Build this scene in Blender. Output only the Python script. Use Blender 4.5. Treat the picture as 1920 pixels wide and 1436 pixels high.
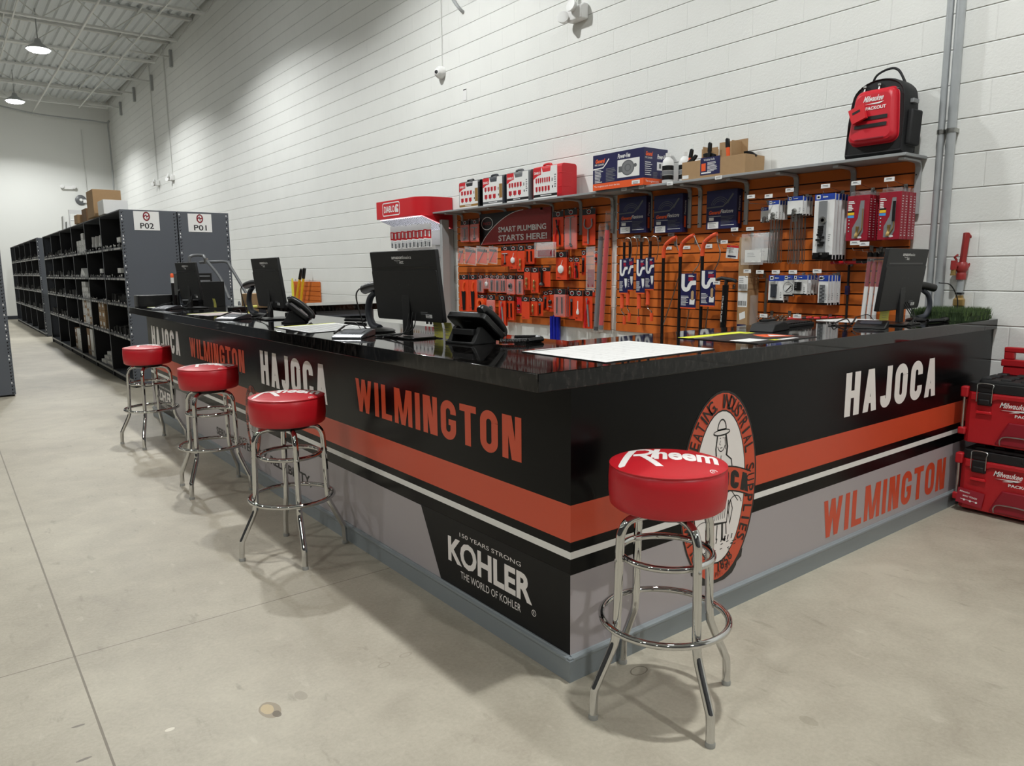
import bpy, bmesh, math, random
from mathutils import Vector, Matrix
R = random.Random(11)
PI = math.pi
for o in list(bpy.data.objects): bpy.data.objects.remove(o)
C = bpy.context.scene.collection

# ---------------------------------------------------------------- camera
FPX, YAW, PITCH, ROLL = 1382.66, -.6568, -.1518, -.0092
CAM = Vector((-1.5562, -1.7126, 1.3694))
_f = Vector((-math.sin(YAW)*math.cos(PITCH), math.cos(YAW)*math.cos(PITCH), math.sin(PITCH)))
_r = Vector((math.cos(YAW), math.sin(YAW), 0)); _u = _r.cross(_f)
RT = _r*math.cos(ROLL)+_u*math.sin(ROLL); UP = -_r*math.sin(ROLL)+_u*math.cos(ROLL)
cd = bpy.data.cameras.new('camera'); cam = bpy.data.objects.new('camera', cd); C.objects.link(cam)
cam.matrix_world = Matrix(((RT.x, UP.x, -_f.x, CAM.x), (RT.y, UP.y, -_f.y, CAM.y), (RT.z, UP.z, -_f.z, CAM.z), (0, 0, 0, 1)))
cd.sensor_fit = 'HORIZONTAL'; cd.sensor_width = 36; cd.lens = FPX/1920*36; cd.clip_start = .05; cd.clip_end = 100
bpy.context.scene.camera = cam
def ray(u, v): return _f+RT*((u-960)/FPX)-UP*((v-718)/FPX)
def ony(y, u, v):
    d = ray(u, v); return CAM+d*((y-CAM.y)/d.y)
def onz(z, u, v):
    d = ray(u, v); return CAM+d*((z-CAM.z)/d.z)
def onx(x, u, v):
    d = ray(u, v); t = (x-CAM.x)/d.x; return CAM+d*t

# ---------------------------------------------------------------- world, exposure
sc = bpy.context.scene
sc.view_settings.view_transform = 'Standard'; sc.view_settings.look = 'None'
sc.view_settings.gamma = 1; sc.view_settings.use_curve_mapping = False
sc.view_settings.exposure = -0.3
wd = bpy.data.worlds.new('world'); sc.world = wd; wd.use_nodes = True
wd.node_tree.nodes['Background'].inputs[0].default_value = (.05, .05, .05, 1)
wd.node_tree.nodes['Background'].inputs[1].default_value = 1

# ---------------------------------------------------------------- high bay lamps
LAMP_X = (.6, -5.6, -11.0); LAMP_Y = tuple(-.75+5.9*k for k in range(-1, 5)); LAMP_Z = 6.0
SPOT_W, LENS_E, ROWS = 760.0, 72.0, (1, .38, .2)
def lamp_light(root, k):
    l = bpy.data.lights.new('lamp_light', 'SPOT'); l.energy = SPOT_W*k; l.spot_size = math.radians(150); l.spot_blend = .15
    l.shadow_soft_size = .1; l.color = (.985, 1, .995)
    # wide reflector optic: output rises towards 45 degrees and is cut off softly beyond it
    l.use_nodes = True; nt = l.node_tree; em = nt.nodes['Emission']
    tc = nt.nodes.new('ShaderNodeTexCoord'); sp = nt.nodes.new('ShaderNodeSeparateXYZ'); ab = nt.nodes.new('ShaderNodeMath'); ab.operation = 'ABSOLUTE'
    pw = nt.nodes.new('ShaderNodeMath'); pw.operation = 'POWER'; pw.inputs[1].default_value = -1.6
    mr = nt.nodes.new('ShaderNodeMapRange'); mr.interpolation_type = 'SMOOTHSTEP'; mr.inputs[1].default_value = .27; mr.inputs[2].default_value = .86
    mu = nt.nodes.new('ShaderNodeMath'); mu.operation = 'MULTIPLY'
    nt.links.new(tc.outputs['Normal'], sp.inputs[0]); nt.links.new(sp.outputs[2], ab.inputs[0]); nt.links.new(ab.outputs[0], pw.inputs[0]); nt.links.new(ab.outputs[0], mr.inputs[0])
    nt.links.new(pw.outputs[0], mu.inputs[0]); nt.links.new(mr.outputs[0], mu.inputs[1]); nt.links.new(mu.outputs[0], em.inputs['Strength'])
    o = bpy.data.objects.new('lamp_light', l); C.objects.link(o); o.parent = root; o.location = (0, 0, -.075)

# ---------------------------------------------------------------- helpers
def lin(c): return c/12.92 if c <= .04045 else ((c+.055)/1.055)**2.4
def rgb(r, g, b): return (lin(r/255), lin(g/255), lin(b/255), 1)
MT = {}
def mat(name, col, rough=.5, metal=0, noise=0, scale=20, bump=0, spec=.5, coat=0, alpha=1, trans=0, emit=0):
    m = bpy.data.materials.new(name); m.use_nodes = True; nt = m.node_tree; b = nt.nodes['Principled BSDF']
    c = rgb(*col); b.inputs['Base Color'].default_value = c; b.inputs['Roughness'].default_value = rough
    b.inputs['Metallic'].default_value = metal; b.inputs['Specular IOR Level'].default_value = spec
    b.inputs['Coat Weight'].default_value = coat; b.inputs['Coat Roughness'].default_value = .08
    b.inputs['Transmission Weight'].default_value = trans; b.inputs['Alpha'].default_value = alpha
    if emit: b.inputs['Emission Color'].default_value = c; b.inputs['Emission Strength'].default_value = emit
    tc = nt.nodes.new('ShaderNodeTexCoord'); n = nt.nodes.new('ShaderNodeTexNoise')
    n.inputs['Scale'].default_value = scale; n.inputs['Detail'].default_value = 4
    nt.links.new(tc.outputs['Object'], n.inputs['Vector'])
    if noise:
        mx = nt.nodes.new('ShaderNodeMix'); mx.data_type = 'RGBA'
        mx.inputs[6].default_value = tuple(max(0, x*(1-noise)) for x in c[:3])+(1,)
        mx.inputs[7].default_value = tuple(min(1, x*(1+noise)) for x in c[:3])+(1,)
        nt.links.new(n.outputs['Fac'], mx.inputs[0]); nt.links.new(mx.outputs[2], b.inputs['Base Color'])
    rr = nt.nodes.new('ShaderNodeMapRange'); rr.inputs[3].default_value = max(0, rough-.03); rr.inputs[4].default_value = min(1, rough+.03)
    nt.links.new(n.outputs['Fac'], rr.inputs[0]); nt.links.new(rr.outputs[0], b.inputs['Roughness'])
    if bump:
        bp = nt.nodes.new('ShaderNodeBump'); bp.inputs['Strength'].default_value = bump; bp.inputs['Distance'].default_value = .002
        nt.links.new(n.outputs['Fac'], bp.inputs['Height']); nt.links.new(bp.outputs[0], b.inputs['Normal'])
    MT[name] = m; return m
def frame(o, r, u):
    o, r, u = Vector(o), Vector(r).normalized(), Vector(u).normalized(); n = r.cross(u)
    return Matrix(((r.x, u.x, n.x, o.x), (r.y, u.y, n.y, o.y), (r.z, u.z, n.z, o.z), (0, 0, 0, 1)))
def T(x, y, z): return Matrix.Translation((x, y, z))
def RX(a): return Matrix.Rotation(a, 4, 'X')
def RY(a): return Matrix.Rotation(a, 4, 'Y')
def RZ(a): return Matrix.Rotation(a, 4, 'Z')
_tc = {}
def text_mesh(s, bold=0):
    if (s, bold) in _tc: return _tc[s, bold]
    cu = bpy.data.curves.new('t', 'FONT'); cu.body = s; cu.size = 1; cu.offset = bold; cu.resolution_u = 3; cu.dimensions = '2D'; cu.fill_mode = 'BOTH'
    ob = bpy.data.objects.new('t', cu); me = bpy.data.meshes.new_from_object(ob)
    v = [tuple(x.co) for x in me.vertices]; f = [tuple(p.vertices) for p in me.polygons]
    bpy.data.objects.remove(ob); bpy.data.curves.remove(cu); bpy.data.meshes.remove(me)
    if v:
        x0, x1 = min(p[0] for p in v), max(p[0] for p in v); y0, y1 = min(p[1] for p in v), max(p[1] for p in v)
        v = [((p[0]-x0)/(x1-x0 or 1), (p[1]-y0)/(y1-y0 or 1), 0) for p in v]
    _tc[s, bold] = (v, f); return v, f
def stroke(path, t):
    out = []; path = [p for i, p in enumerate(path) if i == 0 or (Vector(p)-Vector(path[i-1])).length > 1e-6]
    n = len(path); L = []; Rr = []
    for i, p in enumerate(path):
        a = Vector(path[max(i-1, 0)]); b = Vector(path[min(i+1, n-1)]); d = (b-a).normalized(); nn = Vector((-d.y, d.x))
        k = 1
        if 0 < i < n-1:
            d1 = (Vector(p)-a).normalized(); k = 1/max(.5, d1.dot(d))
        q = Vector(p); L.append(q+nn*t/2*k); Rr.append(q-nn*t/2*k)
    for i in range(n-1): out.append([tuple(Rr[i]), tuple(Rr[i+1]), tuple(L[i+1]), tuple(L[i])])
    return out
def arc(cx, cy, rx, ry, a0, a1, n=12): return [(cx+rx*math.cos(math.radians(a0+(a1-a0)*i/n)), cy+ry*math.sin(math.radians(a0+(a1-a0)*i/n))) for i in range(n+1)]
def glyph(ch, t=.2):
    """condensed block capitals, height 1; returns polygons, width"""
    w = .56; h = t/2
    box = lambda a, b, c, d: [(a, b), (c, b), (c, d), (a, d)]
    def leg(x0, x1, tt=t, flip=False):
        return [(x0-tt/2, 0), (x0+tt/2, 0), (x1+tt/2, 1), (x1-tt/2, 1)]
    r = w/2-h
    if ch == 'H': return [box(0, 0, t, 1), box(w-t, 0, w, 1), box(t, .41, w-t, .58)], w
    if ch == 'I': return [box(0, 0, t, 1)], t
    if ch == 'L': return [box(0, 0, t, 1), box(t, 0, w*.86, .17)], w*.86
    if ch == 'T': return [box(w/2-h, 0, w/2+h, .83), box(0, .83, w, 1)], w
    if ch == 'A': return [leg(h, w/2-.02, t*.95), leg(w-h, w/2+.02, t*.95), box(w*.24, .2, w*.76, .35)], w
    if ch == 'N': return [box(0, 0, t*.9, 1), box(w-t*.9, 0, w, 1), [(t*.5, 1), (w-t*1.4, 0), (w-t*.5, 0), (t*1.4, 1)]], w
    if ch == 'M':
        w = .78; return [box(0, 0, t*.88, 1), box(w-t*.88, 0, w, 1), [(t*.4, 1), (w/2-t*.45, 0), (w/2, 0), (w/2, .3), (t*1.25, 1)], [(w-t*.4, 1), (w-t*1.25, 1), (w/2, .3), (w/2, 0), (w/2+t*.45, 0)]], w
    if ch == 'W':
        w = .86; k = t*.86; a, b, c, d = h, w*.3, w*.7, w-h
        L = lambda x0, x1: [(x1-k/2, 0), (x1+k/2, 0), (x0+k/2, 1), (x0-k/2, 1)]
        return [L(a, b), L(w/2, b), L(w/2, c), L(d, c)], w
    if ch == 'O': return stroke(arc(w/2, 1-h-r, r, r, 0, 180)+arc(w/2, h+r, r, r, 180, 360)+[(w-h, 1-h-r)], t), w
    if ch == 'C': return stroke([(w-h, .64)]+arc(w/2, 1-h-r, r, r, 0, 180)+arc(w/2, h+r, r, r, 180, 360)+[(w-h, .36)], t), w
    if ch == 'G': return stroke([(w-h, .66)]+arc(w/2, 1-h-r, r, r, 0, 180)+arc(w/2, h+r, r, r, 180, 360)+[(w-h, .5)], t)+[box(w*.52, .38, w, .53)], w
    if ch == 'J':
        w = .46; r = w/2-h; return stroke([(h, .3), (h, h+r)]+arc(w/2, h+r, r, r, 180, 360)+[(w-h, 1)], t), w
    return [], w
def block_word(s, gap=.2, t=.2):
    x = 0; P = []
    for ch in s:
        g, w = glyph(ch, t); P += [([(a+x, b) for a, b in p], j if ch in 'AMNW' else 1 if ch == 'G' and j == len(g)-1 else 0) for j, p in enumerate(g)]; x += w+gap
    return P, x-gap
def rrect(w, h, r, n=4):
    p = []
    for cx, cy, a in ((w/2-r, h/2-r, 0), (-w/2+r, h/2-r, 90), (-w/2+r, -h/2+r, 180), (w/2-r, -h/2+r, 270)): p += arc(cx, cy, r, r, a, a+90, n)
    return p
I4 = Matrix.Identity(4)
class MB:
    def __init__(s): s.v = []; s.f = []; s.m = []
    def add(s, vs, fs, m=0, M=None):
        k = len(s.v); s.v += [tuple(M @ Vector(p)) if M else tuple(p) for p in vs]
        s.f += [tuple(i+k for i in f) for f in fs]; s.m += [m]*len(fs); return s
    def bb(s, x0, y0, z0, x1, y1, z1, m=0, M=None):
        v = [(x, y, z) for z in (z0, z1) for y in (y0, y1) for x in (x0, x1)]
        return s.add(v, [(0, 2, 3, 1), (4, 5, 7, 6), (0, 1, 5, 4), (2, 6, 7, 3), (0, 4, 6, 2), (1, 3, 7, 5)], m, M)
    def box(s, c, d, m=0, M=None): return s.bb(c[0]-d[0]/2, c[1]-d[1]/2, c[2]-d[2]/2, c[0]+d[0]/2, c[1]+d[1]/2, c[2]+d[2]/2, m, M)
    def prism(s, pts, a, b, m=0, M=None, ax='z', sc=1, me=None):
        n = len(pts); c = (sum(p[0] for p in pts)/n, sum(p[1] for p in pts)/n)
        q = [(c[0]+(p[0]-c[0])*sc, c[1]+(p[1]-c[1])*sc) for p in pts]
        f = {'z': lambda p, h: (p[0], p[1], h), 'y': lambda p, h: (p[0], h, p[1]), 'x': lambda p, h: (h, p[0], p[1])}[ax]
        s.add([f(p, a) for p in pts]+[f(p, b) for p in q], [tuple(range(n))[::-1], tuple(range(n, 2*n))], m if me is None else me, M)
        k = len(s.v)-2*n; s.f += [(k+i, k+(i+1) % n, k+n+(i+1) % n, k+n+i) for i in range(n)]; s.m += [m]*n; return s
    def poly(s, pts, m=0, M=None, z=0): return s.add([(p[0], p[1], z) for p in pts], [tuple(range(len(pts)))], m, M)
    def rect(s, x0, y0, x1, y1, m=0, M=None, z=0): return s.poly([(x0, y0), (x1, y0), (x1, y1), (x0, y1)], m, M, z)
    def tube(s, pts, r, n=8, m=0, closed=False, M=None, r2=None):
        pts = [Vector(p) for p in pts]; N = len(pts); rings = []; up = None
        for i, p in enumerate(pts):
            a = pts[(i-1) % N] if closed else pts[max(i-1, 0)]; b = pts[(i+1) % N] if closed else pts[min(i+1, N-1)]
            d = (b-a).normalized()
            if up is None: up = Vector((0, 0, 1)) if abs(d.z) < .9 else Vector((1, 0, 0))
            x = up.cross(d)
            if x.length < 1e-4: x = Vector((1, 0, 0)).cross(d)
            x.normalize(); y = d.cross(x); up = y
            rr = r if r2 is None else r+(r2-r)*i/(N-1)
            rings.append([tuple(p+x*rr*math.cos(2*PI*k/n)+y*rr*math.sin(2*PI*k/n)) for k in range(n)])
        vs = [q for g in rings for q in g]; fs = []
        for i in range(N if closed else N-1):
            j = (i+1) % N
            for k in range(n): fs.append((i*n+k, i*n+(k+1) % n, j*n+(k+1) % n, j*n+k))
        if not closed: fs += [tuple(range(n))[::-1], tuple(range((N-1)*n, N*n))]
        return s.add(vs, fs, m, M)
    def lathe(s, prof, n=24, m=0, M=None):
        vs = []; fs = []; N = len(prof)
        for r, z in prof: vs += [(max(r, 1e-5)*math.cos(2*PI*k/n), max(r, 1e-5)*math.sin(2*PI*k/n), z) for k in range(n)]
        for i in range(N-1):
            for k in range(n): fs.append((i*n+k, i*n+(k+1) % n, (i+1)*n+(k+1) % n, (i+1)*n+k))
        fs += [tuple(range(n))[::-1], tuple(range((N-1)*n, N*n))]
        return s.add(vs, fs, m, M)
    def cyl(s, p, q, r, n=12, m=0, M=None): return s.tube([p, q], r, n, m, False, M)
    def text(s, st, x, y, w, h, m, M, z=.0006, bold=.0, shear=0):
        v, f = text_mesh(st, bold)
        return s.add([(x+p[0]*w+p[1]*h*shear, y+p[1]*h, z) for p in v], f, m, M)
    def block(s, st, x, y, w, h, m, M, z=.0006, gap=.15, t=.22):
        P, W_ = block_word(st, gap, t)
        for p, i in P: s.add([(x+a/W_*w, y+b*h, z+.00012*i) for a, b in p], [tuple(range(len(p)))], m, M)
        return s
    def lines(s, x, y, w, n, pitch, t, m, M, z=.0006):
        for i in range(n):
            ww = w*(.6+.4*R.random()); s.rect(x, y-i*pitch-t, x+ww, y-i*pitch, m, M, z)
        return s
    def build(s, name, mats, parent=None, bevel=0, seg=2, ang=38):
        me = bpy.data.meshes.new(name); me.from_pydata(s.v, [], s.f)
        for k in (mats if isinstance(mats, (list, tuple)) else [mats]): me.materials.append(MT[k])
        me.polygons.foreach_set('material_index', s.m)
        me.polygons.foreach_set('use_smooth', [True]*len(s.f)); me.update()
        me.set_sharp_from_angle(angle=math.radians(ang))
        o = bpy.data.objects.new(name, me); C.objects.link(o)
        if parent is not None: o.parent = parent
        if bevel:
            b = o.modifiers.new('bevel', 'BEVEL'); b.width = bevel; b.segments = seg; b.limit_method = 'ANGLE'; b.angle_limit = math.radians(50)
        return o
def cut(s): return ' '.join(s.split()[:16]).rstrip(',')
def tag(o, label, cat, group=None):
    label = cut(label)
    o['label'] = label; o['category'] = cat
    if group: o['group'] = group
    return o
def thing(name, label, cat, loc=(0, 0, 0), rz=0, group=None):
    o = bpy.data.objects.new(name, None); C.objects.link(o); o.empty_display_size = .05
    o.location = loc; o.rotation_euler = (0, 0, rz); return tag(o, label, cat, group)
def struct(o): o['kind'] = 'structure'; return o
def kids(o): return [c for c in bpy.data.objects if c.parent == o]
def dup(root, loc, rz=0, label=None, group=None):
    def cp(o, par):
        c = o.copy(); C.objects.link(c)
        if par is not None: c.parent = par
        for ch in CH.get(o.name, []): cp(ch, c)
        return c
    CH = {}
    for c in bpy.data.objects:
        if c.parent: CH.setdefault(c.parent.name, []).append(c)
    r = cp(root, None); r.location = loc; r.rotation_euler = (0, 0, rz)
    if label: r['label'] = label
    if group: r['group'] = group
    return r
def helix(a, b, r, turns, n=8):
    a, b = Vector(a), Vector(b); d = (b-a).normalized(); x = d.cross(Vector((0, 0, 1)))
    if x.length < .01: x = Vector((1, 0, 0))
    x.normalize(); y = d.cross(x); N = int(turns*n)
    return [a+(b-a)*i/N+x*r*math.cos(2*PI*i/n)+y*r*math.sin(2*PI*i/n) for i in range(N+1)]
def bez(p, n=16):
    """smooth curve through points (Catmull-Rom)"""
    P = [Vector(q) for q in p]; P = [P[0]*2-P[1]]+P+[P[-1]*2-P[-2]]; out = []
    for i in range(1, len(P)-2):
        for k in range(n):
            t = k/n; a, b, c, d = P[i-1:i+3]
            out.append(.5*((2*b)+(c-a)*t+(2*a-5*b+4*c-d)*t*t+(3*b-a-3*c+d)*t**3))
    out.append(P[-2]); return out
W = 3.378; TOP = 1.0594
# ---------------------------------------------------------------- materials
mat('white_paint', (226, 227, 223), .7); mat('black', (14, 14, 15), .35); mat('black_matte', (18, 18, 19), .6, bump=.1, scale=300)
mat('panel_black', (7, 7, 8), .22, spec=.15); mat('panel_orange', (206, 76, 44), .3); mat('panel_white', (232, 230, 226), .3); mat('panel_gray', (168, 161, 163), .35); mat('panel_dark', (14, 14, 16), .4, spec=.25, noise=.3, scale=12)
mat('base_gray', (130, 137, 140), .35); mat('chrome', (206, 206, 205), .045, 1); mat('steel', (176, 176, 172), .3, 1); mat('galv', (176, 180, 182), .34, .35, noise=.12, scale=14)
mat('red_vinyl', (190, 24, 36), .38, bump=.15, scale=160); mat('white_print', (238, 232, 228), .4); mat('rubber', (150, 150, 145), .5)
mat('rack_gray', (86, 90, 97), .45, noise=.06, scale=3); mat('rack_dark', (24, 25, 28), .6); mat('rack_lip', (140, 142, 144), .4); mat('hole', (10, 10, 11), .8); mat('tagwhite', (224, 224, 220), .6)
mat('kraft', (168, 136, 98), .75, noise=.08, scale=30); mat('kraft_dark', (126, 96, 66), .75); mat('sky_blue', (70, 150, 214), .4); mat('slat_orange', (208, 108, 36), .5, noise=.06, scale=9); mat('slat_groove', (52, 26, 14), .7)
mat('gray_paint', (166, 168, 168), .45); mat('shelf_gray', (150, 152, 153), .45); mat('card_orange', (220, 66, 28), .45); mat('card_black', (22, 22, 24), .45); mat('red', (204, 28, 38), .4); mat('dark_red', (140, 22, 38), .4); mat('crimson', (150, 28, 46), .35)
mat('navy', (34, 34, 78), .35); mat('blue', (34, 66, 160), .4); mat('blue_tube', (28, 36, 150), .25); mat('white', (232, 232, 230), .45); mat('off_white', (214, 214, 210), .5); mat('yellow', (230, 224, 74), .55); mat('neon', (226, 232, 60), .5); mat('postit', (214, 208, 104), .7)
mat('orange', (232, 92, 38), .42); mat('orange_rubber', (226, 82, 40), .5); mat('brass', (176, 146, 92), .32, .7); mat('gray_plastic', (96, 98, 100), .4); mat('silver', (150, 152, 154), .35, .4); mat('pad_silver', (72, 74, 78), .28, .5); mat('dark_blue_gray', (46, 50, 58), .5)
mat('grass', (74, 96, 50), .8); mat('grass_dark', (44, 62, 32), .9); mat('packout_red', (180, 26, 34), .42, bump=.2, scale=400); mat('backpack_black', (16, 17, 19), .65, bump=.6, scale=420); mat('backpack_red', (196, 22, 40), .42)
mat('cast_red', (146, 42, 40), .38, noise=.2, scale=30); mat('bag', (244, 244, 244), .18, alpha=.2, spec=.7); mat('clear', (240, 242, 244), .08, alpha=.11, spec=.8); mat('bag_white', (226, 226, 222), .3); mat('yellow_paint', (236, 190, 40), .4)
mat('ceiling_paint', (216, 220, 222), .75); mat('joist_paint', (214, 215, 211), .6); mat('lens_glass', (240, 240, 240), .1); mat('gold_band', (150, 112, 52), .4); mat('print_gray', (120, 122, 124), .6); mat('black_gloss', (10, 10, 11), .12)
mat('lamp_lens', (252, 255, 253), .5, emit=LENS_E); mat('display_lit', (245, 245, 255), .5, emit=2.2); mat('skin_tone', (180, 150, 110), .6)
def counter_mat():
    m = mat('granite_black', (16, 15, 15), .045, spec=.4); nt = m.node_tree; b = nt.nodes['Principled BSDF']
    tc = nt.nodes.new('ShaderNodeTexCoord'); n = nt.nodes.new('ShaderNodeTexNoise'); n.inputs['Scale'].default_value = 55; n.inputs['Detail'].default_value = 6
    mp = nt.nodes.new('ShaderNodeMapping'); mp.inputs['Scale'].default_value = (1, 1, .45)
    r = nt.nodes.new('ShaderNodeValToRGB'); r.color_ramp.elements[0].position = .48; r.color_ramp.elements[0].color = (.002, .002, .002, 1)
    r.color_ramp.elements[1].position = .75; r.color_ramp.elements[1].color = (.03, .026, .024, 1)
    nt.links.new(tc.outputs['Object'], mp.inputs[0]); nt.links.new(mp.outputs[0], n.inputs['Vector']); nt.links.new(n.outputs['Fac'], r.inputs[0]); nt.links.new(r.outputs[0], b.inputs['Base Color'])
counter_mat()
def node(nt, t, **k):
    n = nt.nodes.new(t)
    for a, b in k.items(): setattr(n, a, b)
    return n
def math_n(nt, op, a, b=None):
    n = node(nt, 'ShaderNodeMath', operation=op)
    for i, x in enumerate((a, b)):
        if x is None: continue
        if isinstance(x, (int, float)): n.inputs[i].default_value = x
        else: nt.links.new(x, n.inputs[i])
    return n.outputs[0]
def block_mat(name, col, axis):
    """painted concrete block: 16x8 inch courses with raked bed joints and shallow head joints"""
    m = mat(name, col, .62); nt = m.node_tree; b = nt.nodes['Principled BSDF']
    tc = node(nt, 'ShaderNodeTexCoord'); sp = node(nt, 'ShaderNodeSeparateXYZ'); nt.links.new(tc.outputs['Object'], sp.inputs[0])
    h, z = sp.outputs['XYZ'.index(axis)], sp.outputs[2]
    row = math_n(nt, 'FLOOR', math_n(nt, 'DIVIDE', z, .2032)); par = math_n(nt, 'MULTIPLY', math_n(nt, 'MODULO', row, 2), .2032)
    zf = math_n(nt, 'PINGPONG', z, .1016)           # distance to the nearest bed joint
    hf = math_n(nt, 'PINGPONG', math_n(nt, 'ADD', math_n(nt, 'ADD', h, par), .08), .2032)
    def dip(x, w):
        n = node(nt, 'ShaderNodeMapRange', interpolation_type='SMOOTHSTEP'); nt.links.new(x, n.inputs[0]); n.inputs[1].default_value = 0; n.inputs[2].default_value = w; return n.outputs[0]
    bed, head = dip(zf, .0065), dip(hf, .006)
    n1 = node(nt, 'ShaderNodeTexNoise'); n1.inputs['Scale'].default_value = 60; n1.inputs['Detail'].default_value = 8; n1.inputs['Roughness'].default_value = .7; nt.links.new(tc.outputs['Object'], n1.inputs['Vector'])
    n2 = node(nt, 'ShaderNodeTexNoise'); n2.inputs['Scale'].default_value = 2.2; n2.inputs['Detail'].default_value = 3; nt.links.new(tc.outputs['Object'], n2.inputs['Vector'])
    headv = math_n(nt, 'ADD', math_n(nt, 'MULTIPLY', head, .35), .65)
    ht = math_n(nt, 'ADD', math_n(nt, 'MULTIPLY', math_n(nt, 'MINIMUM', bed, headv), 1.0), math_n(nt, 'MULTIPLY', n1.outputs['Fac'], .4))
    bp = node(nt, 'ShaderNodeBump'); bp.inputs['Strength'].default_value = .9; bp.inputs['Distance'].default_value = .006; nt.links.new(ht, bp.inputs['Height']); nt.links.new(bp.outputs[0], b.inputs['Normal'])
    c = rgb(*col); mx = node(nt, 'ShaderNodeMix', data_type='RGBA'); mx.inputs[6].default_value = tuple(x*.76 for x in c[:3])+(1,); mx.inputs[7].default_value = c  # joints wear the same paint; their recess shade is put into the colour
    nt.links.new(math_n(nt, 'MINIMUM', math_n(nt, 'ADD', math_n(nt, 'MULTIPLY', bed, .75), .25), math_n(nt, 'ADD', math_n(nt, 'MULTIPLY', head, .12), .88)), mx.inputs[0])
    m2 = node(nt, 'ShaderNodeMix', data_type='RGBA', blend_type='MULTIPLY'); m2.inputs[0].default_value = 1; nt.links.new(mx.outputs[2], m2.inputs[6])
    vr = node(nt, 'ShaderNodeMapRange'); vr.inputs[3].default_value = .94; vr.inputs[4].default_value = 1.04; nt.links.new(n2.outputs['Fac'], vr.inputs[0])
    nt.links.new(vr.outputs[0], m2.inputs[7]); nt.links.new(m2.outputs[2], b.inputs['Base Color'])
block_mat('block_y', (231, 232, 228), 'Y'); block_mat('block_x', (231, 232, 228), 'X')
def floor_mat():
    m = mat('concrete', (190, 182, 168), .34); nt = m.node_tree; b = nt.nodes['Principled BSDF']
    tc = node(nt, 'ShaderNodeTexCoord'); P = tc.outputs['Object']; sp = node(nt, 'ShaderNodeSeparateXYZ'); nt.links.new(P, sp.inputs[0])
    def noise(s, d, r=.55, dist=0):
        n = node(nt, 'ShaderNodeTexNoise'); n.inputs['Scale'].default_value = s; n.inputs['Detail'].default_value = d; n.inputs['Roughness'].default_value = r; n.inputs['Distortion'].default_value = dist; nt.links.new(P, n.inputs['Vector']); return n.outputs['Fac']
    big, mid, fine = noise(.9, 4), noise(5, 5, .6, .6), noise(70, 5, .7)
    f = math_n(nt, 'ADD', math_n(nt, 'MULTIPLY', big, .5), math_n(nt, 'ADD', math_n(nt, 'MULTIPLY', mid, .35), math_n(nt, 'MULTIPLY', fine, .3)))
    r = node(nt, 'ShaderNodeValToRGB'); r.color_ramp.elements[0].position = .42; r.color_ramp.elements[0].color = rgb(153, 145, 129); r.color_ramp.elements[1].position = .72; r.color_ramp.elements[1].color = rgb(188, 181, 164); nt.links.new(f, r.inputs[0])
    col = r.outputs[0]; wob = math_n(nt, 'MULTIPLY', math_n(nt, 'SUBTRACT', noise(9, 4), .5), .02)
    def darken(mask, c, k):
        nonlocal col
        mx = node(nt, 'ShaderNodeMix', data_type='RGBA'); nt.links.new(math_n(nt, 'MULTIPLY', mask, k), mx.inputs[0]); nt.links.new(col, mx.inputs[6]); mx.inputs[7].default_value = c; col = mx.outputs[2]
    sm = node(nt, 'ShaderNodeMapping'); sm.inputs['Scale'].default_value = (1, .35, 1); sm.inputs['Rotation'].default_value = (0, 0, .5); nt.links.new(P, sm.inputs[0])
    sn = node(nt, 'ShaderNodeTexNoise'); sn.inputs['Scale'].default_value = 16; sn.inputs['Detail'].default_value = 5; sn.inputs['Roughness'].default_value = .6; nt.links.new(sm.outputs[0], sn.inputs['Vector'])
    sr = node(nt, 'ShaderNodeMapRange', interpolation_type='SMOOTHSTEP'); sr.inputs[1].default_value = .40; sr.inputs[2].default_value = .27; nt.links.new(sn.outputs['Fac'], sr.inputs[0]); darken(sr.outputs[0], rgb(140, 132, 116), .55)
    lr = node(nt, 'ShaderNodeMapRange', interpolation_type='SMOOTHSTEP'); lr.inputs[1].default_value = .62; lr.inputs[2].default_value = .78; nt.links.new(sn.outputs['Fac'], lr.inputs[0]); darken(lr.outputs[0], rgb(206, 200, 184), .5)
    def less(x, w): return math_n(nt, 'LESS_THAN', x, w)
    def joint(ax, at, w, k):
        x = math_n(nt, 'ADD', sp.outputs[ax], wob) if False else sp.outputs[ax]
        d = math_n(nt, 'ABSOLUTE', math_n(nt, 'SUBTRACT', x, at)); darken(less(math_n(nt, 'ADD', d, math_n(nt, 'MULTIPLY', wob, .12)), w), rgb(112, 104, 90), k); return d
    d1 = joint(0, -1.296, .0035, .85); d2 = joint(1, 1.235, .0028, .75); joint(1, 7.65, .004, .5); joint(0, -5.9, .0035, .8); joint(1, 14.1, .004, .5)
    # spall, ring mark and scuffs with shapes of their own
    def blob(x, y, rx, ry, c, k, ring=0):
        dx = math_n(nt, 'DIVIDE', math_n(nt, 'SUBTRACT', math_n(nt, 'ADD', sp.outputs[0], wob), x), rx); dy = math_n(nt, 'DIVIDE', math_n(nt, 'SUBTRACT', math_n(nt, 'ADD', sp.outputs[1], wob), y), ry)
        d = math_n(nt, 'SQRT', math_n(nt, 'ADD', math_n(nt, 'MULTIPLY', dx, dx), math_n(nt, 'MULTIPLY', dy, dy)))
        if ring: darken(less(math_n(nt, 'ABSOLUTE', math_n(nt, 'SUBTRACT', d, 1)), ring), c, k)
        else: darken(less(d, 1), c, k)
    blob(-.857, .465, .03, .05, rgb(150, 138, 118), .9); blob(-.862, .475, .018, .03, rgb(196, 176, 138), .8); blob(-.848, .43, .012, .02, rgb(96, 86, 72), .8)
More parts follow.
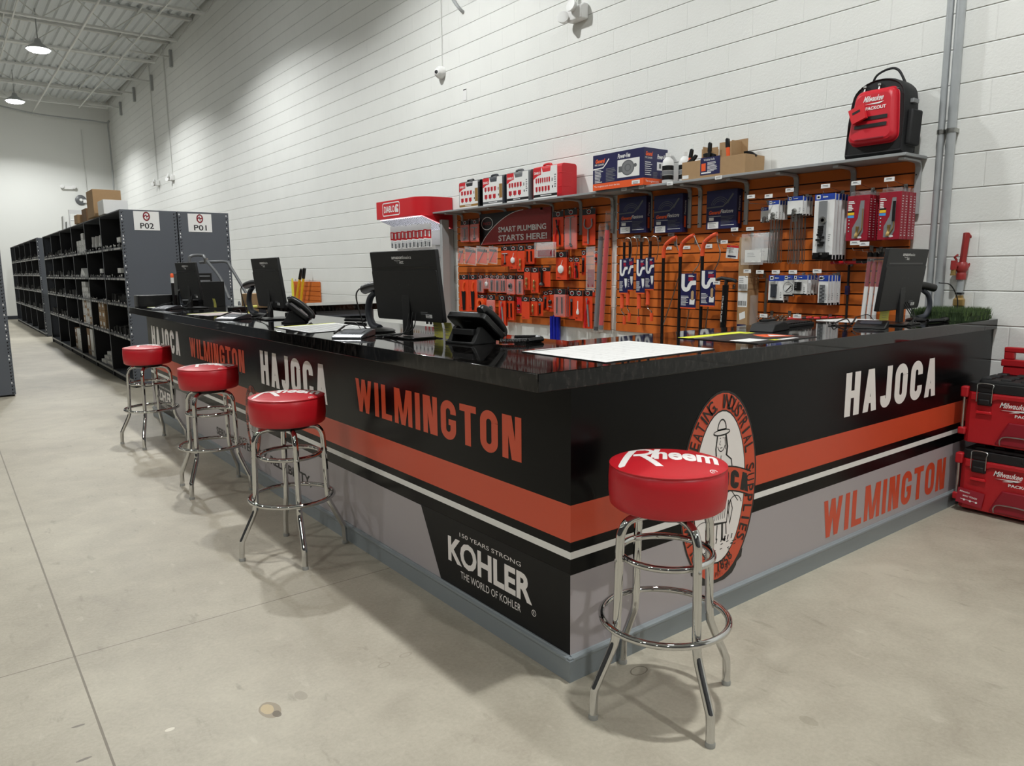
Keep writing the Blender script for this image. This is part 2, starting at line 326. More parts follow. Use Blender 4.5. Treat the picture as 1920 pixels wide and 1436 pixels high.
    blob(.227, -.102, .034, .022, rgb(110, 102, 88), .8, .08); blob(-.445, .481, .02, .014, rgb(140, 132, 116), .5, .18); blob(-.352, .494, .022, .012, rgb(140, 132, 116), .5, .18)
    blob(-.746, .484, .02, .03, rgb(153, 145, 129), .7); blob(-1.132, .556, .014, .009, rgb(228, 222, 206), .8); blob(-1.35, .75, .02, .006, rgb(110, 104, 96), .8); blob(-1.36, .56, .02, .005, rgb(110, 104, 96), .8)
    blob(.42, -.62, .02, .03, rgb(140, 132, 114), .35)
    nt.links.new(col, b.inputs['Base Color'])
    rr = node(nt, 'ShaderNodeMapRange'); rr.inputs[3].default_value = .42; rr.inputs[4].default_value = .62; nt.links.new(mid, rr.inputs[0]); nt.links.new(rr.outputs[0], b.inputs['Roughness'])
    bp = node(nt, 'ShaderNodeBump'); bp.inputs['Strength'].default_value = .25; bp.inputs['Distance'].default_value = .003; nt.links.new(fine, bp.inputs['Height']); nt.links.new(bp.outputs[0], b.inputs['Normal'])
floor_mat()

mat('far_wall', (84, 84, 86), .8)
# ---------------------------------------------------------------- room shell
X0, Y0, YF, ZC = -14.0, -9.0, 25.9, 6.8
struct(MB().bb(X0-.2, Y0-.2, -.15, W+.2, YF+.2, 0).build('floor', 'concrete'))
struct(MB().bb(W, Y0-.2, 0, W+.2, YF+.2, ZC+.2).build('wall_right', 'block_y'))
struct(MB().bb(X0-.2, YF, 0, W, YF+.2, ZC+.2).build('wall_back', 'white_paint'))
struct(MB().bb(X0-.2, Y0-.2, 0, X0, YF, ZC+.2).build('wall_left', 'far_wall'))
struct(MB().bb(X0, Y0-.2, 0, W, Y0, ZC+.2).build('wall_front', 'far_wall'))
mb = MB(); x = X0; prof = []
while x < W-.001:                                  # fluted steel roof deck, flutes along the room
    prof += [(x, ZC), (x+.095, ZC), (x+.12, ZC+.045), (x+.165, ZC+.045)]; x += .19
prof = [p for p in prof if p[0] <= W]
vs = [(p[0], y, p[1]) for y in (Y0, YF) for p in prof]; n = len(prof)
mb.add(vs, [(i, i+1, n+i+1, n+i) for i in range(n-1)]); mb.bb(X0, Y0, ZC+.1, W, YF, ZC+.14)
struct(mb.build('ceiling', 'ceiling_paint'))
struct(MB().bb(X0, YF-.012, 0, W, YF, .11).build('baseboard_back', 'dark_blue_gray'))

# roof joists
def joist(y, label):
    t = thing('roof_joist', label, 'joist', (0, y, 0), group='white steel roof joists')
    zb = 6.27
    m = MB(); m.bb(X0, -.05, ZC-.055, W-.02, -.008, ZC-.006); m.bb(X0, .008, ZC-.055, W-.02, .05, ZC-.006); m.build('top_chord', 'joist_paint', t)
    m = MB(); m.bb(X0+.2, -.045, zb, W-.35, -.008, zb+.04); m.bb(X0+.2, .008, zb, W-.35, .045, zb+.04); m.build('bottom_chord', 'joist_paint', t)
    m = MB(); x = W-.35; k = 0; p = [(W-.02, 0, ZC-.03)]
    while x > X0+.4: p.append((x, 0, zb+.02 if k % 2 == 0 else ZC-.03)); x -= .62; k += 1
    for a, b in zip(p, p[1:]): m.cyl(a, b, .011, 6)
    m.build('web_rods', 'joist_paint', t); return t
ws = ('nearest the camera', 'passing over the nearer lamp', 'third from the camera', 'just before the farther lamp', 'fifth, over the farther lamp', 'tight against the far wall')
for k, y in enumerate((13.8, 15.88, 17.9, 19.9, 22.0, 24.0)): joist(y, 'white open-web steel roof joist, the one '+ws[k])
for xx, lab in ((2.3, 'closest to the block wall'), (.1, 'in the middle'), (-2.2, 'farthest from the block wall')): m = MB(); m.bb(xx-.012, 11, 6.24, xx+.012, 24.2, 6.265); m.bb(xx-.012, 11, ZC-.09, xx+.012, 24.2, ZC-.065); tag(m.build('joist_bridging', 'joist_paint'), 'pair of thin white bridging bars running across the roof joists, '+lab, 'bridging bar', 'bridging bars across the joists')
m = MB(); m.cyl((1.25, Y0, 6.22), (1.25, YF, 6.22), .022, 10); tag(m.build('sprinkler_pipe', 'joist_paint'), 'long white sprinkler pipe under the joists, closer to the block wall', 'pipe')
m = MB(); m.cyl((-.35, Y0, 6.2), (-.35, YF, 6.2), .025, 10); m.cyl((-.22, Y0, 6.2), (-.22, YF, 6.2), .012, 8); tag(m.build('sprinkler_pipe', 'joist_paint'), 'white double pipe run under the joists, above the hanging lamps', 'pipe')
m = MB(); m.tube(bez([(-.6, 25.3, 6.45), (1.2, 25.3, 6.15), (3.1, 25.4, 6.1), (3.24, 25.4, 5.9), (3.25, 25.4, 3), (3.25, 25.4, 0)], 8), .025, 8); tag(m.build('drain_pipe', 'gray_paint'), 'thin gray pipe dropping down the far corner of the walls', 'pipe')
for k, (y, z0) in enumerate(((17.75, 6.3), (21.9, 6.25), (19.8, 6.15), (23.85, 6.2))):
    m = MB(); m.bb(W-.06, y-.05, z0-.1, W, y+.05, z0+.28); m.bb(W-.9, y-.02, z0+.1, W-.05, y+.02, z0+.14, 1)
    tag(m.build('joist_brace', ['gray_paint', 'joist_paint']), 'gray steel brace bracket high on the block wall, '+('first', 'third', 'second', 'fourth')[k]+' from the camera', 'bracket', 'brace brackets on the wall')

# high bay lamps
def high_bay(loc, label, group, k=1):
    t = thing('high_bay_lamp', label, 'lamp', loc, group=group)
    m = MB(); m.lathe([(.05, .2), (.07, .12), (.2, .03), (.23, .01), (.23, -.01), (.21, -.01)], 28); m.build('housing', 'gray_paint', t)
    m = MB(); m.lathe([(.205, -.005), (.2, -.03), (.16, -.05), (.09, -.062), (.0, -.066)], 28); m.build('lens', 'lamp_lens', t)
    m = MB(); m.cyl((0, 0, .2), (0, 0, ZC-LAMP_Z), .012, 8); m.build('stem', 'gray_paint', t)
    lamp_light(t, k)
for i, lx in enumerate(LAMP_X):
    for j, ly in enumerate(LAMP_Y):
        if i == 0 and j == 4: high_bay((lx, ly+.15, LAMP_Z), 'lit round high bay lamp, the nearer and larger of two in view', None)
        elif i == 0 and j == 5: high_bay((lx, ly+.05, LAMP_Z), 'lit round high bay lamp, the farther one near the back wall', None)
        else: high_bay((lx, ly, LAMP_Z), 'lit round high bay lamp of the ceiling grid outside the picture', 'high bay lamps outside the picture', ROWS[i])
# ---------------------------------------------------------------- service counter
BT, BB, WB, WT, OB, OT, PT = .0912, .3721, .4271, .452, .4855, .6113, 1.0003
YE = 6.03
ctr = thing('service_counter', 'long black L-shaped service counter front with orange and white stripes and grey skirting', 'counter')
PM = ['panel_black', 'panel_gray', 'panel_white', 'panel_orange', 'panel_dark', 'white_print', 'black', 'gray_plastic']
def stripes(m, M, L):
    for a, b, k in ((BT-.01, BB, 1), (BB, WB, 0), (WB, WT, 2), (WT, OB, 0), (OB, OT, 3), (OT, PT, 0)): m.rect(0, a, L, b, k, M)
def kohler(m, M, x0, x1, a, b):
    """dark parallelogram with the tap maker's wordmark; x0 left edge at the top"""
    m.poly([(x0, BB), (x0+a, BT-.008), (x1, BT-.008), (x1, BB)], 4, M, .0005)
def emblem(m, M, ox, oz, sc=1):
    M = M @ T(ox, oz, 0) @ Matrix.Diagonal((sc, sc, 1, 1)); cx = cz = 0
    E = lambda rx, rz, n=40: [(cx+rx*math.cos(2*PI*k/n), cz+rz*math.sin(2*PI*k/n)) for k in range(n)]
    m.poly([(cx-.14, cz-.30), (cx+.14, cz-.30), (cx+.125, cz-.35), (cx+.1, cz-.375), (cx+.05, cz-.39), (cx-.05, cz-.39), (cx-.1, cz-.375), (cx-.125, cz-.35)], 6, M, .0008)
    m.poly([(cx-.165, cz-.285), (cx-.125, cz-.30), (cx-.13, cz-.335), (cx-.16, cz-.32)], 6, M, .0009); m.poly([(cx+.165, cz-.285), (cx+.16, cz-.32), (cx+.13, cz-.335), (cx+.125, cz-.30)], 6, M, .0009)
    m.poly(E(.239, .385), 6, M, .001); m.poly(E(.230, .376), 3, M, .0013); m.poly(E(.163, .310), 6, M, .0016); m.poly(E(.158, .304), 5, M, .0019)
    z = .0022
    S = lambda pts, t: [m.poly([(cx+a, cz+b) for a, b in q], 6, M, z) for q in stroke(pts, t)]
    # engraved standing man in a broad hat and long coat, seen in outline
    S(arc(0, .222, .05, .012, 180, 360), .006); S(arc(0, .222, .05, .010, 0, 180), .004); S(arc(.0, .232, .026, .04, 0, 180), .006); S([(-.026, .232), (.026, .232)], .007)
    S(arc(0, .18, .024, .034, 200, 340), .004); S([(-.026, .21), (-.034, .16), (-.03, .13)], .008); S([(.026, .21), (.038, .16), (.034, .128)], .01); S([(.02, .2), (.028, .15)], .004)
    S([(-.006, .19), (-.012, .175), (-.004, .172)], .003); S([(-.012, .198), (-.004, .199)], .003); S([(.006, .199), (.014, .198)], .003); S([(-.008, .16), (.006, .16)], .003)
    S([(-.03, .13), (-.062, .10), (-.075, .02), (-.068, -.07)], .006); S([(.03, .13), (.066, .105), (.082, .03), (.07, -.02), (.03, -.035)], .006)
    S([(0, .13), (-.006, -.08)], .004); S([(-.04, .09), (-.05, -.1), (-.062, -.14), (.05, -.15), (.058, -.06)], .006); S([(.04, .09), (.045, .01)], .004)
    for k in range(7): S([(-.012, .115-.026*k), (.004, .112-.026*k)], .004)
    for k in range(8): S([(-.045+.012*k, -.05-.004*k), (-.05+.012*k, -.13)], .003)
    S([(-.035, -.15), (-.038, -.215), (-.058, -.222)], .012); S([(.022, -.15), (.024, -.215), (.046, -.222)], .012); S([(-.01, -.15), (-.014, -.21)], .006); S([(.045, -.15), (.05, -.2)], .006)
    S([(.07, -.06), (.085, -.1), (.07, -.16), (.06, -.11), (.07, -.06)], .005); S([(.07, -.02), (.12, -.075)], .004); S(arc(.1, -.1, .045, .05, 20, 200), .004)
    S(arc(-.09, -.05, .04, .07, -30, 150), .003); S(arc(-.1, -.16, .05, .04, 0, 160), .003)
    for k in range(26):
        a, b = -.11+.22*R.random(), -.275+.045*R.random(); S([(a, b), (a+.014, b+.002)], .004)
    for k in range(14):
        a = -.09+.18*R.random(); S([(a, -.225), (a+.006, -.205)], .006)
    # orange ribbon with the company name
    top = [(cx+a, cz+b) for a, b in [(-.2+.4*i/16, .035-.0*i+.05*math.cos(PI*(i/16-.5))) for i in range(17)]]
    bot = [(a, b-.105) for a, b in top]
    m.poly(top+bot[::-1], 6, M, .0026); m.poly([(a, b-.006) for a, b in top]+[(a, b+.006) for a, b in bot[::-1]], 3, M, .0029)
    P, w = block_word('HAJOCA', .1, .27)
    for p, _i in P:
        q = []
        for a, b in p:
            xx = -.185+a/w*.37; k = (xx+.2)/.4; q.append((cx+xx, cz+.035+.05*math.cos(PI*(k-.5))-.092+b*.075))
        m.poly(q, 6, M, .0032+.0001*_i)
    # lettering round the rim
    def rim(s, a0, a1, rx, rz, h, inv=False, wd=.8):
        n = len(s)
        for i, ch in enumerate(s):
            if ch == ' ': continue
            a = math.radians(a0+(a1-a0)*i/(n-1)); px, pz = cx+rx*math.cos(a), cz+rz*math.sin(a)
            nx, nz = math.cos(a)/rx, math.sin(a)/rz; l = math.hypot(nx, nz); nx, nz = nx/l, nz/l
            if inv: nx, nz = -nx, -nz
            v, f = text_mesh(ch, .01); w = h*(.22 if ch in 'I1' else .16 if ch in ',.' else .85 if ch in 'MNGDWO' else .66)*wd
            hh = h*(.25 if ch in ',.' else 1)
            m.add([(px+nz*(p[0]-.5)*w+nx*(p[1]*hh-h/2), pz-nx*(p[0]-.5)*w+nz*(p[1]*hh-h/2), z+.0012) for p in v], f, 6, M)
    rim('PLUMBING, HEATING, INDUSTRIAL SUPPLIES', 226, -42, .196, .343, .055)
    rim('1858', 272, 295, .178, .325, .042, True); rim('PAT. OFF.', 268, 296, .205, .356, .02, True)
# front panel along the stools (faces -x) and short panel (faces -y)
ML = frame((0, YE, 0), (0, -1, 0), (0, 0, 1)); Lx = lambda y: YE-y
m = MB(); stripes(m, ML, YE); m.bb(.001, .001, .0, .02, YE, PT, 0)
for y0, y1, zt, zb in ((5.868, 4.85, .886, .683), (2.887, 1.887, .89, .68)): m.block('HAJOCA', Lx(y0), zb, y0-y1, zt-zb, 5, ML, .0008)
for y0, y1, zt, zb in ((4.537, 3.198, .862, .71), (1.548, .254, .862, .703)): m.block('WILMINGTON', Lx(y0), zb, y0-y1, zt-zb, 3, ML, .0008, .13, .2)
for yk in (.958, 6.0):
    o = Lx(yk); e = YE if yk < 2 else Lx(5.1)
    m.poly([(o, BB+.004), (o+.155, BT-.008), (e, BT-.008), (e, BB+.004)] if yk < 2 else [(o, BB+.004), (o+.12, BT-.008), (e-.13, BT-.008), (e, BB+.004)], 4, ML, .0005)
    k = .27 if yk < 2 else .22
    m.text('150 YEARS STRONG', o+.3 if yk < 2 else o+.27, .317, .395, .017, 5, ML, .001); m.text('KOHLER', o+.213 if yk < 2 else o+.2, .192, .545 if yk < 2 else .5, .108, 5, ML, .001, .035)
    m.text('THE WORLD OF KOHLER', o+.303, .143, .39, .03, 5, ML, .001); 
    if yk < 2: m.text('R', Lx(.19)-.004, .164, .008, .011, 5, ML, .001); m.poly([], 5) if False else [m.poly(q, 5, ML, .001) for q in stroke(arc(Lx(.19), .169, .011, .011, 0, 360, 14), .0025)]
m.text('SERVICE, INTEGRITY, RELIABILITY,', Lx(3.95), .165, 1.79, .066, 6, ML, .001, .03)
emblem(m, ML, Lx(3.095), .415, .6)
lp = m.build('long_front_panel', PM, ctr); lp['label'] = 'black front panel beside the three stools with white and orange lettering'
MS = frame((0, 0, 0), (1, 0, 0), (0, 0, 1)); m = MB(); stripes(m, MS, W-.001); m.bb(.001, .001, 0, W-.001, .02, PT, 0)
m.block('HAJOCA', 1.7, .682, .945, .206, 5, MS, .0008); m.block('WILMINGTON', 1.565, .123, 1.29, .182, 3, MS, .0008, .13, .2)
emblem(m, MS, .783, .522)
sp_ = m.build('short_front_panel', PM, ctr); sp_['label'] = 'black front panel with oval emblem behind the nearest stool'
def skirt(L, M):
    p = [(0, 0), (.012, 0), (.012, .07), (.016, .073), (.018, .078), (.016, .085), (.008, .088), (.006, .0905), (.0, .0912)]
    return MB().prism(p, 0, L, 0, M, 'y')
Mk = Matrix(((-1, 0, 0, 0), (0, 1, 0, 0), (0, 0, 1, 0), (0, 0, 0, 1)))
skirt(YE, Mk @ T(0, 0, 0)).build('skirting', 'base_gray', ctr)
skirt(W-.001, Matrix(((0, 1, 0, 0), (-1, 0, 0, 0), (0, 0, 1, 0), (0, 0, 0, 1)))).build('skirting', 'base_gray', ctr)
m = MB(); m.bb(-.0125, -.0125, 0, .004, .004, .0725); m.bb(-.0182, -.0182, .0725, .004, .004, .0795); m.bb(-.0145, -.0145, .0795, .004, .004, .087); m.build('skirting_corner', 'base_gray', ctr)
m = MB(); m.bb(.02, .02, .02, .04, YE-.01, PT); m.bb(.02, YE-.02, .0, .58, YE, PT); m.bb(.55, .62, .1, .57, YE-.02, PT); m.bb(.57, .6, .1, W-.001, .62, PT); m.bb(.04, .02, .45, .55, YE-.02, .47); m.build('carcass', 'black', ctr)
# worktop, one continuous slab
IX, IY = .62, .70
pts = [(-.149, -.017), (W-.001, -.017), (W-.001, IY), (IX, IY), (IX, YE), (-.149, YE)]
m = MB(); m.prism(pts, PT, TOP); o = m.build('countertop', 'granite_black', None, .0025)
tag(o, 'glossy black L-shaped worktop slab on the service counter', 'countertop')

# back counter standing across the work area
t = thing('back_counter', 'black-topped grey workbench crossing the work area behind the middle monitors', 'counter', (.64, 4.92, 0))
MB().bb(0, 0, 1.0, 1.27, .62, 1.058).build('worktop', 'granite_black', t, .002)
m = MB(); m.bb(.0, .05, 0, .02, .6, 1.0); m.bb(1.2, .05, 0, 1.22, .6, 1.0); m.bb(.02, .55, 0, 1.2, .57, 1.0); m.bb(.6, .05, 0, .62, .55, .998); m.bb(.02, .05, .94, 1.2, .07, .998); m.build('carcass', 'rack_gray', t)
m = MB(); m.bb(.02, .08, .78, .6, .54, .8); m.bb(.62, .08, .78, 1.2, .54, .8); m.build('shelf', 'black', t)

# ---------------------------------------------------------------- bar stools
def rheem(M):
    """printed wordmark on the seat, local plane coordinates about the seat centre"""
    m = MB(); z = 0
    def q(p): m.poly(p, 0)
    q([(-.148, -.055), (-.126, -.048), (-.094, .058), (-.12, .058)])
    for p in stroke([(-.135, .056)]+[(-.098, .056)]+arc(-.08, .032, .03, .024, 90, -90, 8)+[(-.105, .008)], .014): q(p)
    q([(-.098, .014), (-.074, .014), (-.012, -.052), (-.034, -.052)])
    q([(-.052, -.012), (-.034, -.012), (-.022, .062), (-.041, .062)])
    m.text('heem', -.041, -.02, .19, .07, 0, None, 0, .035)
    m.text('R', .126, -.057, .008, .007, 0, None, 0)
    for p in stroke(arc(.13, -.0535, .011, .0065, 0, 360, 14), .002): q(p)
    return m
DOME = lambda r: .7845+.016*(1-(r/.173)**2)
def stool_mesh():
    t = thing('bar_stool', 'x', 'stool')
    m = MB()
    for r in (.02,): pass
    prof = [(.0, .655), (.164, .655), (.174, .663), (.1785, .70), (.179, .742), (.177, .772), (.173, .778), (.1765, .7815), (.177, .7845), (.173, .7865)]
    prof += [(.173*(1-k/10), DOME(.173*(1-k/10))+.0015) for k in range(1, 11)]
    m.lathe(prof, 56, 0)
    # wordmark, cut finely and laid on the dome
    w = rheem(None); bm = bmesh.new(); me = bpy.data.meshes.new('w'); me.from_pydata(w.v, [], w.f); bm.from_mesh(me); bpy.data.meshes.remove(me)
    for k in range(-11, 12):
        for ax in ((1, 0, 0), (0, 1, 0)):
            bmesh.ops.bisect_plane(bm, geom=bm.verts[:]+bm.edges[:]+bm.faces[:], plane_co=Vector(ax)*.015*k, plane_no=ax)
    vs = []; bm.verts.index_update()
    for v in bm.verts:
        x, y = v.co.x, v.co.y*2.05+.014; rr_ = math.hypot(x, y)
        if rr_ > .168: x, y = x*.168/rr_, y*.168/rr_
        vs.append((x, y, DOME(min(.173, math.hypot(x, y)))+.0022))
    m.add(vs, [tuple(v.index for v in f.verts) for f in bm.faces], 1); bm.free()
    m.build('seat', ['red_vinyl', 'white_print'], t, 0, 2, 50)
    MB().lathe([(.0, .63), (.1, .63), (.105, .636), (.105, .655), (0, .655)], 24).build('swivel_plate', 'black', t)
    for k in range(4):
        a = PI/2*k; c, s = math.cos(a), math.sin(a)
        p = bez([(.02, 0, .628), (.09, 0, .628), (.135, 0, .618), (.158, 0, .585), (.163, 0, .53), (.17, 0, .3), (.174, 0, .255)], 6)[:-1]
        p += bez([(.174, 0, .255), (.182, 0, .225), (.235, 0, .115), (.246, 0, .085), (.249, 0, .012)], 5)
        lg = MB().tube([(x*c, x*s, z) for x, _, z in p], .0135, 12).build('leg', 'chrome', t)
        MB().lathe([(.0, 0), (.015, 0), (.0155, .01), (.0135, .016), (0, .016)], 14, 0, T(.249*c, .249*s, 0)).build('foot_cap', 'rubber', lg)
        for rr, z in ((.1755, .5), (.184, .29)): MB().lathe([(0, -.003), (.006, -.003), (.006, .002), (.003, .005), (0, .005)], 10, 0, T(rr*c, rr*s, z) @ RZ(a) @ RY(PI/2)).build('rivet', 'steel', lg)
    for r, z, tr in ((.1425, .5, .0106), (.197, .29, .0108)):
        MB().tube([(r*math.cos(2*PI*k/56), r*math.sin(2*PI*k/56), z) for k in range(56)], tr, 10, 0, True).build('foot_ring', 'chrome', t)
    return t
st = stool_mesh()
SR = -math.atan2(.611, .79)
def seat_turn(root, leg_deg, text_rad):
    root.rotation_euler.z = math.radians(leg_deg)
    for c in bpy.data.objects:
        if c.parent == root and c.name.startswith('seat'): c.rotation_euler.z = text_rad-math.radians(leg_deg)
st.location = (.152, -.271, 0); st['label'] = 'red-topped chrome bar stool standing alone at the counter corner, nearest the camera'; st['group'] = 'red bar stools at the counter'
s2 = dup(st, (-.282, 1.711, 0), 0, 'red-topped chrome bar stool, front one of the three in a row along the long counter')
s3 = dup(st, (-.26, 3.10, 0), 0, 'red-topped chrome bar stool, middle one of the three in a row along the long counter')
s4 = dup(st, (-.272, 4.755, 0), 0, 'red-topped chrome bar stool, farthest of the row, by the dark shelving')
seat_turn(st, -16, SR-.2); seat_turn(s2, -11, SR+.1); seat_turn(s3, 40, SR-.1); seat_turn(s4, 61, SR-.05)
# ---------------------------------------------------------------- slat walls, shelf and goods
RA, RB, RC = (860, 360, 5.13), (1100, 250, 3.59), (1380, 250, 3.59)
MWL = frame((0, 0, 0), (0, -1, 0), (0, 0, 1))        # local x = right along the wall, y = up, z = out of the wall
def pbox(rg, b, off):
    u0, v0, u1, v1 = [rg[k % 2]+b[k]/rg[2] for k in range(4)]
    um, vm = (u0+u1)/2, (v0+v1)/2; x = W-off
    return onx(x, u0, vm).y, onx(x, u1, vm).y, onx(x, um, v1).z, onx(x, um, v0).z
def slat_panel(y0, y1, z0, z1, label):
    t = thing('slat_wall_panel', label, 'wall panel', (W, (y0+y1)/2, z0), group=None); h = (z1-z0); n = round(h/.0762); p = h/n
    pr = [(0, 0)]
    for k in range(n): pr += [(-.02, k*p+(.0045 if k else 0)), (-.02, (k+1)*p-(.0045 if k < n-1 else 0))]+([(-.009, (k+1)*p-.0045), (-.009, (k+1)*p+.0045)] if k < n-1 else [])
    pr.append((0, h)); L = (y1-y0)/2
    m = MB(); m.prism(pr, -L, L, 0, None, 'y')
    for i, f in enumerate(m.f):
        vs = [m.v[k] for k in f]
        if len(f) == 4 and all(abs(v[0]+.009) < 1e-4 for v in vs): m.m[i] = 1
    m.build('slats', ['slat_orange', 'slat_groove'], t); return t
slat_panel(3.165, 5.69, .81, 2.025, 'orange slat wall panel carrying the carded hand tools, left of the two')
slat_panel(.515, 3.085, .81, 2.025, 'orange slat wall panel carrying drain augers and blue-topped packs, right of the two')
ZS = 2.045; SD = .285
m = MB(); m.bb(W-SD, .45, ZS-.018, W-.001, 5.93, ZS); tag(m.build('wall_shelf', 'shelf_gray', None, .002), 'long grey shelf board running above both orange slat walls', 'shelf')
def bracket(y, label):
    t = thing('shelf_bracket', label, 'bracket', (W-.02, y, ZS-.02), group='curved grey shelf brackets')
    p = bez([(-.004, 0, -.33), (-.004, 0, -.08), (-.012, 0, -.03), (-.05, 0, -.012), (-.24, 0, -.011)], 6)
    m = MB(); w = .017
    for a, b in zip(p, p[1:]):
        d = (b-a).normalized(); nn = Vector((-d.z, 0, d.x))*.007
        m.add([(a.x-nn.x, -w, a.z-nn.z), (a.x+nn.x, -w, a.z+nn.z), (a.x+nn.x, w, a.z+nn.z), (a.x-nn.x, w, a.z-nn.z), (b.x-nn.x, -w, b.z-nn.z), (b.x+nn.x, -w, b.z+nn.z), (b.x+nn.x, w, b.z+nn.z), (b.x-nn.x, w, b.z-nn.z)],
              [(0, 1, 5, 4), (1, 2, 6, 5), (2, 3, 7, 6), (3, 0, 4, 7), (0, 3, 2, 1), (4, 5, 6, 7)])
    m.build('arm', 'gray_paint', t)
    for z in (-.09, -.3): MB().lathe([(0, 0), (.0045, 0), (.0045, .002), (0, .002)], 8, 0, T(-.0125, .008, z) @ RY(-PI/2)).build('screw', 'black', t)
for rg, x, lab in ((RB, 1055, 'right of the third navy box'), (RB, 745, 'plain one between the second and third navy boxes'), (RB, 675, 'at the right edge of the second navy box'), (RB, 415, 'at the right edge of the first navy box'), (RC, 395, 'above the hanging steel rods'), (RC, 775, 'between the white drain packs and the crimson boxes'), (RC, 1205, 'last at the right end by the conduits')):
    bracket(onx(W-.03, rg[0]+(x+(15 if rg is RB else 0))/rg[2], 400).y, 'curved grey steel shelf bracket '+lab)
for x, lab in ((1475, 'at the right end of the tool wall by the red sleeve'), (1170, 'between the basin wrench and the fork wrench'), (900, 'at the right edge of the plumbing sign'), (690, 'above the middle of the plumbing sign'), (450, 'above the left part of the plumbing sign'), (210, 'above the left edge of the plumbing sign'), (30, 'first at the left end by the red display stand')):
    bracket(onx(W-.03, RA[0]+x/RA[2], 400).y, 'curved grey steel shelf bracket '+lab)

def hook(y, z, off, label, tagged=None, zt=None, single=True):
    """steel hook in the slats; tagged = (y, z) offset of a price tag on its upper wire"""
    t = thing('display_hook', label, 'hook', (W-.02, y, z), group='steel display hooks in the slat walls')
    L = off-.02
    m = MB(); m.tube([(0, 0, 0), (-L-.015, 0, -.002), (-L-.028, 0, .012)], .0018, 6); m.bb(-.004, -.012, -.006, 0, .012, .03); m.build('wire', 'steel', t)
    if tagged:
        dy, dz = tagged; m = MB(); m.tube([(0, 0, .02), (-L+.005, 0, dz)], .0014, 6); m.build('tag_wire', 'steel', t)
        m = MB(); M = T(-L-.002, dy, dz) @ MWL; m.box((0, 0, 0), (.062, .026, .002), 0, M); m.lines(-.02, .006, .04, 1, .006, .005, 1, M, .0014); m.lines(-.024, -.002, .05, 1, .004, .002, 1, M, .0014); m.rect(-.031, -.013, .031, -.011, 2, M, .0014); m.build('price_tag', ['white', 'print_gray', 'tagwhite'], t)
    return t
def tag_hook(rg, b, label, off=.24):
    yl, yr, zb, zt = pbox(rg, b, off); return hook((yl+yr)/2, (zb+zt)/2-.045, off, label, (0, .045))

